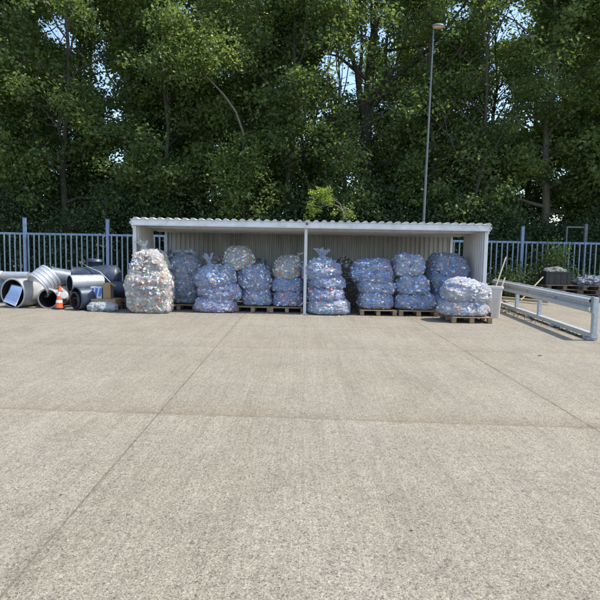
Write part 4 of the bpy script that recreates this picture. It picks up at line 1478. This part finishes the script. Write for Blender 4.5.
KIND = {'A': (16.0, 2.6, 3.6, 27, 'leaf_a', 'bark', 44, 0.165, 0.20), 'B': (14.5, 2.0, 3.4, 27, 'leaf_b', 'bark', 44, 0.155, 0.17),
        'C': (17.0, 3.2, 3.8, 26, 'leaf_a', 'bark_pale', 42, 0.17, 0.22), 'D': (12.0, 1.2, 3.2, 25, 'leaf_b', 'bark', 44, 0.145, 0.13)}
_tn = [0]


def plant_tree(kind, px, Y, rz, sc, label, group):
    H, cb, spd, nl, lm, bm, per, size, r0 = KIND[kind]
    _tn[0] += 1
    x = P(px, 250, Y).x
    o = make_tree(1000 + _tn[0] * 17 + int(rz), (x, Y, -0.03), H * sc, cb, spd * sc, nl, M[lm], M[bm], per, size, r0=r0, hero_front=Y < 25.8)
    tag(o, label, 'tree', group)
    return o


# hero tree right of centre with forked trunk
hY = 26.0
hb = P(366, 250, hY).x


def hp(px, py, dy=0.0):
    q = P(px, py, hY + dy)
    return Vector((q.x - hb, dy, q.z + 0.03))


heroT = [Vector((0, 0, -0.05)), Vector((0.0, 0, 3.0)), hp(366, 150), hp(366, 122), hp(368, 92, 0.1), hp(372, 50, 0.2), hp(377, 10, 0.3), hp(379, -30, 0.3), hp(382, -90, 0.2), hp(381, -150, 0)]
forks = [
    (hp(366, 125), [hp(366, 126), hp(360, 95, -0.2), hp(357, 72, -0.3), hp(349, 48, -0.4), hp(342, 22, -0.5), hp(336, -25, -0.7), hp(330, -70, -0.9)], 0.17),
    (hp(362, 80), [hp(359, 84, -0.2), hp(362, 50, 0.2), hp(361, 10, 0.5), hp(358, -60, 0.8)], 0.10),
    (hp(369, 116), [hp(369, 116), hp(380, 88, -0.3), hp(385, 72, -0.5), hp(386, 50, -0.7), hp(390, 10, -0.9), hp(396, -50, -1.0)], 0.13),
    (hp(374, 110), [hp(374, 106), hp(392, 80, -0.5), hp(410, 66, -0.8), hp(430, 48, -1.0), hp(448, 26, -1.2), hp(468, 0, -1.4), hp(486, -32, -1.6)], 0.15),
    (hp(372, 104), [hp(372, 104), hp(388, 84, 0.3), hp(398, 60, 0.6), hp(408, 30, 0.9), hp(420, -20, 1.2)], 0.08),
]
hero = make_tree(505, (hb, hY, -0.03), 17.5, 4.5, 3.4, 17, M['leaf_a'], M['bark'], 44, 0.125, trunk=heroT, forks=forks, r0=0.36, hero_front=True)
tag(hero, 'big tree with a thick dark forked trunk left of the lamp post', 'tree', 'trees behind the fence')

GT = 'trees behind the fence'
front = [
    ('C', -75, 24.5, 40, 1.0, 'tall tree just beyond the left edge of the fence view'),
    ('A', 4, 25.0, 100, 1.0, 'tree with a tall trunk behind the leftmost fence post'),
    ('B', 62, 24.2, 210, 1.05, 'dark tree midway between the two left fence posts'),
    ('C', 128, 25.5, 300, 0.95, 'tree behind the left end of the shed roof'),
    ('D', 170, 23.8, 20, 1.05, 'low dense tree over the left quarter of the shed roof'),
    ('A', 212, 25.0, 165, 1.02, 'bright leafy tree with a curved bare limb over the left bay'),
    ('B', 283, 24.4, 75, 1.08, 'dark tree rising left of the forked trunk, above the left bay'),
    ('D', 335, 23.6, 240, 0.95, 'low dense tree in front of the forked trunk'),
    ('B', 430, 24.3, 330, 0.95, 'dark tree around the lamp post'),
    ('D', 470, 24.0, 130, 1.1, 'low dense tree over the right end of the shed'),
    ('C', 545, 25.0, 190, 1.0, 'tree behind the right fence post beyond the bin'),
    ('A', 600, 24.4, 260, 1.05, 'tree at the right edge above the black crate'),
    ('B', 690, 22.8, 15, 1.05, 'dark tree just beyond the right edge of the view'),
    ('C', 740, 25.0, 80, 1.0, 'tall tree far beyond the right edge of the view'),
]
for a in front:
    plant_tree(*a, GT)
second = [('B', -40, 29.5, 60, 1.05), ('A', 40, 30.5, 320, 1.0), ('D', 92, 28.6, 200, 1.25), ('B', 160, 30.0, 140, 1.05), ('A', 245, 29.5, 15, 1.05),
          ('D', 300, 28.5, 280, 1.15), ('B', 405, 30.5, 95, 0.7), ('D', 440, 28.6, 70, 1.15), ('A', 500, 31.5, 210, 0.8), ('D', 560, 29.0, 0, 1.2), ('B', 625, 30.0, 250, 1.1), ('A', 700, 30, 120, 1.0)]
second += [(k, px, 35.0 + (i % 3), 33 * i, 1.0) for i, (k, px) in enumerate((('A', -30), ('B', 30), ('C', 90), ('B', 150), ('A', 205), ('B', 265), ('C', 310), ('A', 420), ('B', 470), ('C', 525), ('B', 580), ('A', 640)))]
for a in second:
    plant_tree(*a[:4], a[4] * (1.0 if a[1] < 33 else 1.15), 'tree standing deeper in the wood, its crown merging with its neighbours', 'deeper trees of the wood')


def make_shrub(name, c, rx, ry, h, leafm, ncl, per, size, label, group, seed, cat='shrub', z0=0.1, big=False):
    r = np.random.default_rng(seed)
    root = thing(name, (c[0], c[1], -0.03), label, cat, group)
    u = r.normal(0, 1, (ncl, 3)); u /= np.linalg.norm(u, axis=1)[:, None]
    rad = r.uniform(0.35, 1.0, (ncl, 1)) ** 0.5
    cents = u * rad * np.array([rx, ry, h / 2])
    cents += 0.25 * np.stack([vnoise(cents * 1.1 + seed, 1), vnoise(cents * 1.1 + seed, 2), vnoise(cents * 1.1 + seed, 3)], 1)
    cents[:, 2] += h / 2 + z0
    cents[:, 2] = np.abs(cents[:, 2])
    if big:
        base3 = np.array([c[0], c[1], 0])
        cents = thin_out(cents + base3, r) - base3
    v, q = leaf_quads(cents, per, np.array([0.24, 0.24, 0.2]), size, r, 0.6)
    np_mesh('foliage', v, q, leafm, root, False)
    mb = MB()
    for k in range(7):
        a = r.uniform(0, 6.28); e = Vector((c[0] + math.cos(a) * rx * 0.6, c[1] + math.sin(a) * ry * 0.6, h * r.uniform(0.6, 0.95)))
        b = Vector((c[0] + r.normal(0, 0.1), c[1] + r.normal(0, 0.1), -0.05))
        mb.tube([b, b.lerp(e, 0.5) + Vector((r.normal(0, .1), r.normal(0, .1), .1)), e], [0.03, 0.022, 0.008], 6)
    mb.build('stems', M['bark'], root)
    return root


SHR = [(-30, 22.6, 2.6, 3.6), (25, 23.2, 2.6, 3.9), (75, 22.6, 2.2, 3.2), (118, 22.8, 2.0, 4.1), (165, 22.5, 2.3, 3.6), (215, 23.0, 2.0, 3.2), (258, 22.6, 2.4, 4.0),
       (310, 22.8, 2.2, 3.7), (360, 22.6, 2.4, 4.2), (410, 23.0, 2.2, 3.6), (455, 22.6, 2.2, 4.2), (500, 22.7, 2.0, 3.3), (548, 23.3, 2.2, 3.0), (600, 22.7, 2.2, 3.3), (650, 22.6, 2.4, 3.8)]
wh = ['left of the first fence post', 'at the first fence post', 'between the two left fence posts', 'at the second fence post', 'behind the left shed wall', 'behind the left bay of the shed',
      'behind the round pale bag', 'behind the centre post', 'behind the right bay of the shed', 'behind the lamp post foot', 'behind the right shed wall', 'behind the bin', 'behind the black crate', 'behind the right pallet stack', 'beyond the right edge of view']
for i, (px, Y, rx, h) in enumerate(SHR):
    make_shrub('shrub', (P(px, 250, Y).x, Y), rx * 0.62, 0.95, h, M['leaf_c'], 130, 46, 0.105, 'dark ivy-leaved shrub ' + wh[i], 'shrubs along the back of the fence', 600 + i)
for i, (px, Y, rx, h) in enumerate([(0, 27.2, 3.2, 5.0), (110, 27.4, 3.2, 4.6), (210, 27.2, 3.0, 5.2), (320, 27.6, 3.2, 4.8), (430, 27.2, 3.2, 5.4), (520, 27.6, 3.0, 4.4), (615, 27.2, 3.2, 4.8)]):
    make_shrub('shrub', (P(px, 250, Y).x, Y), rx * 0.75, 1.2, h, M['leaf_c'], 150, 44, 0.13, 'tall dark undergrowth bush deep in the wood between the trunks', 'undergrowth deep in the wood', 640 + i, big=True)
for i, px in enumerate((-20, 50, 130, 200, 275, 345, 410, 480, 550, 620)):
    Y = 32.5 + (i % 3) * 0.8
    make_shrub('shrub', (P(px, 250, Y).x, Y), 2.9, 1.4, 7.0 + (i * 7 % 4) * 0.7, M['leaf_c'], 330, 40, 0.16, 'tall dark undergrowth bush deep in the wood between the trunks', 'undergrowth deep in the wood', 680 + i, big=True)

# shrubs on the yard side near the bin and the crate
p1 = P(520, 280, 20.3)
make_shrub('shrub', (p1.x, 20.2), 0.75, 0.35, 1.15, M['leaf_b'], 46, 44, 0.075, 'green bush against the fence behind the beige bin', 'bushes on the yard side of the fence', 661)
p1 = P(556, 280, 20.4)
make_shrub('shrub', (p1.x, 20.45), 0.62, 0.30, 1.95, M['leaf_b'], 56, 44, 0.085, 'climbing green bush against the fence behind the black crate', 'bushes on the yard side of the fence', 662)
p1 = P(592, 280, 20.4)
make_shrub('shrub', (p1.x, 20.5), 0.9, 0.25, 0.9, M['leaf_b'], 36, 36, 0.06, 'low weeds at the fence foot behind the foil heap', 'bushes on the yard side of the fence', 663)
p1 = P(505, 280, 20.3)
make_shrub('shrub', (p1.x - 0.35, 20.35), 0.5, 0.25, 0.8, M['leaf_c'], 30, 36, 0.07, 'low dark weeds at the fence foot beside the shed wall', 'bushes on the yard side of the fence', 664)

# lime-leaved sapling above the shed roof
sY = 18.4
b0 = P(343, 300, sY); b0.z = -0.03
sap = thing('sapling', b0, 'sunlit yellow-green sapling arching above the shed roof near the centre', 'sapling')


def sp_(px, py, dy=0.0): return P(px, py, sY + dy)


mb = MB()
paths = [[b0, sp_(344, 235), sp_(343, 212), sp_(340, 204), sp_(333, 199), sp_(326, 194), sp_(320, 191)],
         [sp_(343, 211), sp_(338, 206, -0.1), sp_(331, 204, -0.2), sp_(321, 207, -0.3), sp_(313, 205, -0.35)],
         [sp_(343, 214), sp_(346, 208, 0.1), sp_(349, 212, 0.2), sp_(350, 215, 0.2)]]
for i, pt_ in enumerate(paths):
    tube_np(mb, pt_, 0.03 if i == 0 else 0.018, 0.005, 6)
mb.build('stem', M['bark_pale'], sap)
cl = []
for (px, py, sx, sy, n) in ((311, 194, 3, 3, 5), (322, 193, 6, 4, 14), (313, 208, 5, 6, 14), (329, 201, 3, 4, 7), (324, 199, 4, 3, 6), (312, 217, 4, 2, 3), (336, 214, 3, 2, 2)):
    for k in range(n):
        q = sp_(px + random.gauss(0, sx * 0.6), py + random.gauss(0, sy * 0.6), -0.15 + random.gauss(0, 0.12))
        cl.append(tuple(q - b0))
v, q = leaf_quads(np.array(cl), 22, np.array([0.06, 0.07, 0.055]), 0.075, rng, 0.8)
np_mesh('foliage', v, q, M['leaf_y'], sap, False)
cl = []
for k in range(16):
    q = sp_(346 + random.gauss(0, 3.5), 213 + random.gauss(0, 2.6), 0.1 + random.gauss(0, 0.1))
    cl.append(tuple(q - b0))
v, q = leaf_quads(np.array(cl), 20, np.array([0.07, 0.07, 0.06]), 0.07, rng, 0.8)
np_mesh('foliage', v, q, M['leaf_a'], sap, False)

# a long bare limb crossing the canopy (seen left of centre) and a thin bare stem
cY = 22.4
bl = [P(243, 232, cY), P(244, 175, cY), P(243, 132, cY), P(236, 112, cY - 0.2), P(225, 96, cY - 0.4), P(212, 82, cY - 0.6), P(204, 74, cY - 0.8)]
bl[0].z = -0.03
bt_ = thing('young_tree', bl[0], 'slender young tree with a pale curved bare stem left of centre', 'tree', GT)
mb = MB(); tube_np(mb, bl, 0.06, 0.02, 8); mb.build('trunk', M['bark_pale'], bt_)
r = np.random.default_rng(9)
cl = []
for k in range(120):
    q = P(198 + r.normal(0, 20), 52 + r.normal(0, 13), cY - 0.8 + r.normal(0, 0.4))
    cl.append(tuple(q - bl[0]))
for k in range(110):
    q = P(238 + r.normal(0, 13), 180 + r.normal(0, 24), cY - 0.6 + r.normal(0, 0.25))
    if q.z > 2.4 and proj(np.array([tuple(q)]))[0][1] > 138: cl.append(tuple(q - bl[0]))
v, q = leaf_quads(np.array(cl), 40, np.array([0.2, 0.2, 0.15]), 0.12, r, 1.1)
np_mesh('crown', v, q, M['leaf_a'], bt_, False)

# fallen dry leaves on the concrete
for k, (px, py, lab) in enumerate(((540, 356, 'dark dry leaf lying on the concrete below the guardrail'), (412, 531, 'orange-brown dry leaf lying on the concrete at the lower right'), (62, 300 + 195, 'pale dry leaf lying beside the left joint in the concrete'))):
    q = G(px, py)
    lf = MB()
    L_ = 0.016 if k else 0.05
    lf.add([(q.x - L_, q.y, 0.004), (q.x, q.y - L_ * .5, 0.012), (q.x + L_, q.y + 0.01, 0.006), (q.x, q.y + L_ * .5, 0.02)], [(0, 1, 2, 3)])
    o = lf.build('dry_leaf', M['card'] if k else M['wood_dark'])
    tag(o, lab, 'leaf', 'dry leaves on the concrete')

# leaf litter under the guardrail, added also to fill its shadow gap, and along the shed's drip line
r = np.random.default_rng(55)
n = 900
tt = r.uniform(0.2, Lr * 0.98, n)
pos = np.array([tuple(n_ + dr * a) for a in tt]) + np.array(tuple(side))[None] * np.abs(r.normal(0.10, 0.10, n))[:, None] * np.clip((tt / Lr)[:, None] * 1.6 + 0.3, 0, 1.5)
pos[:, 2] = r.uniform(0.004, 0.022, n)
v, q = leaf_quads(pos, 1, np.array([0.02, 0.02, 0.0]), 0.045, r, 2.5)
v[:, 2] = np.maximum(v[:, 2], 0.003)
o = np_mesh('leaf_litter', v, q, [M['wood_dark'], M['card'], M['soil']], None, False, r.choice(3, len(q), p=(0.55, 0.12, 0.33)))
tag(o, 'dark dry leaf litter gathered on the concrete under the guardrail', 'leaf litter', kind='stuff')
n = 260
pos = np.stack([r.uniform(BL - 2.5, BR + 0.5, n), SY - 0.10 + r.normal(0, 0.22, n), np.full(n, 0.008)], 1)
v, q = leaf_quads(pos, 1, np.array([0.03, 0.02, 0.0]), 0.032, r, 2.5)
v[:, 2] = np.maximum(v[:, 2], 0.003)
o = np_mesh('litter', v, q, [M['wood_dark'], M['white_print'], M['card']], None, False, r.choice(3, len(q), p=(0.6, 0.15, 0.25)))
tag(o, 'small scraps and dry leaves scattered along the front of the shed', 'litter', kind='stuff')

# ------------------------------------------------------------------ cycles
cy = SC.cycles
cy.use_denoising = True
cy.max_bounces = 8
cy.diffuse_bounces = 4
cy.glossy_bounces = 3
cy.transmission_bounces = 4
cy.transparent_max_bounces = 8
cy.sample_clamp_indirect = 6
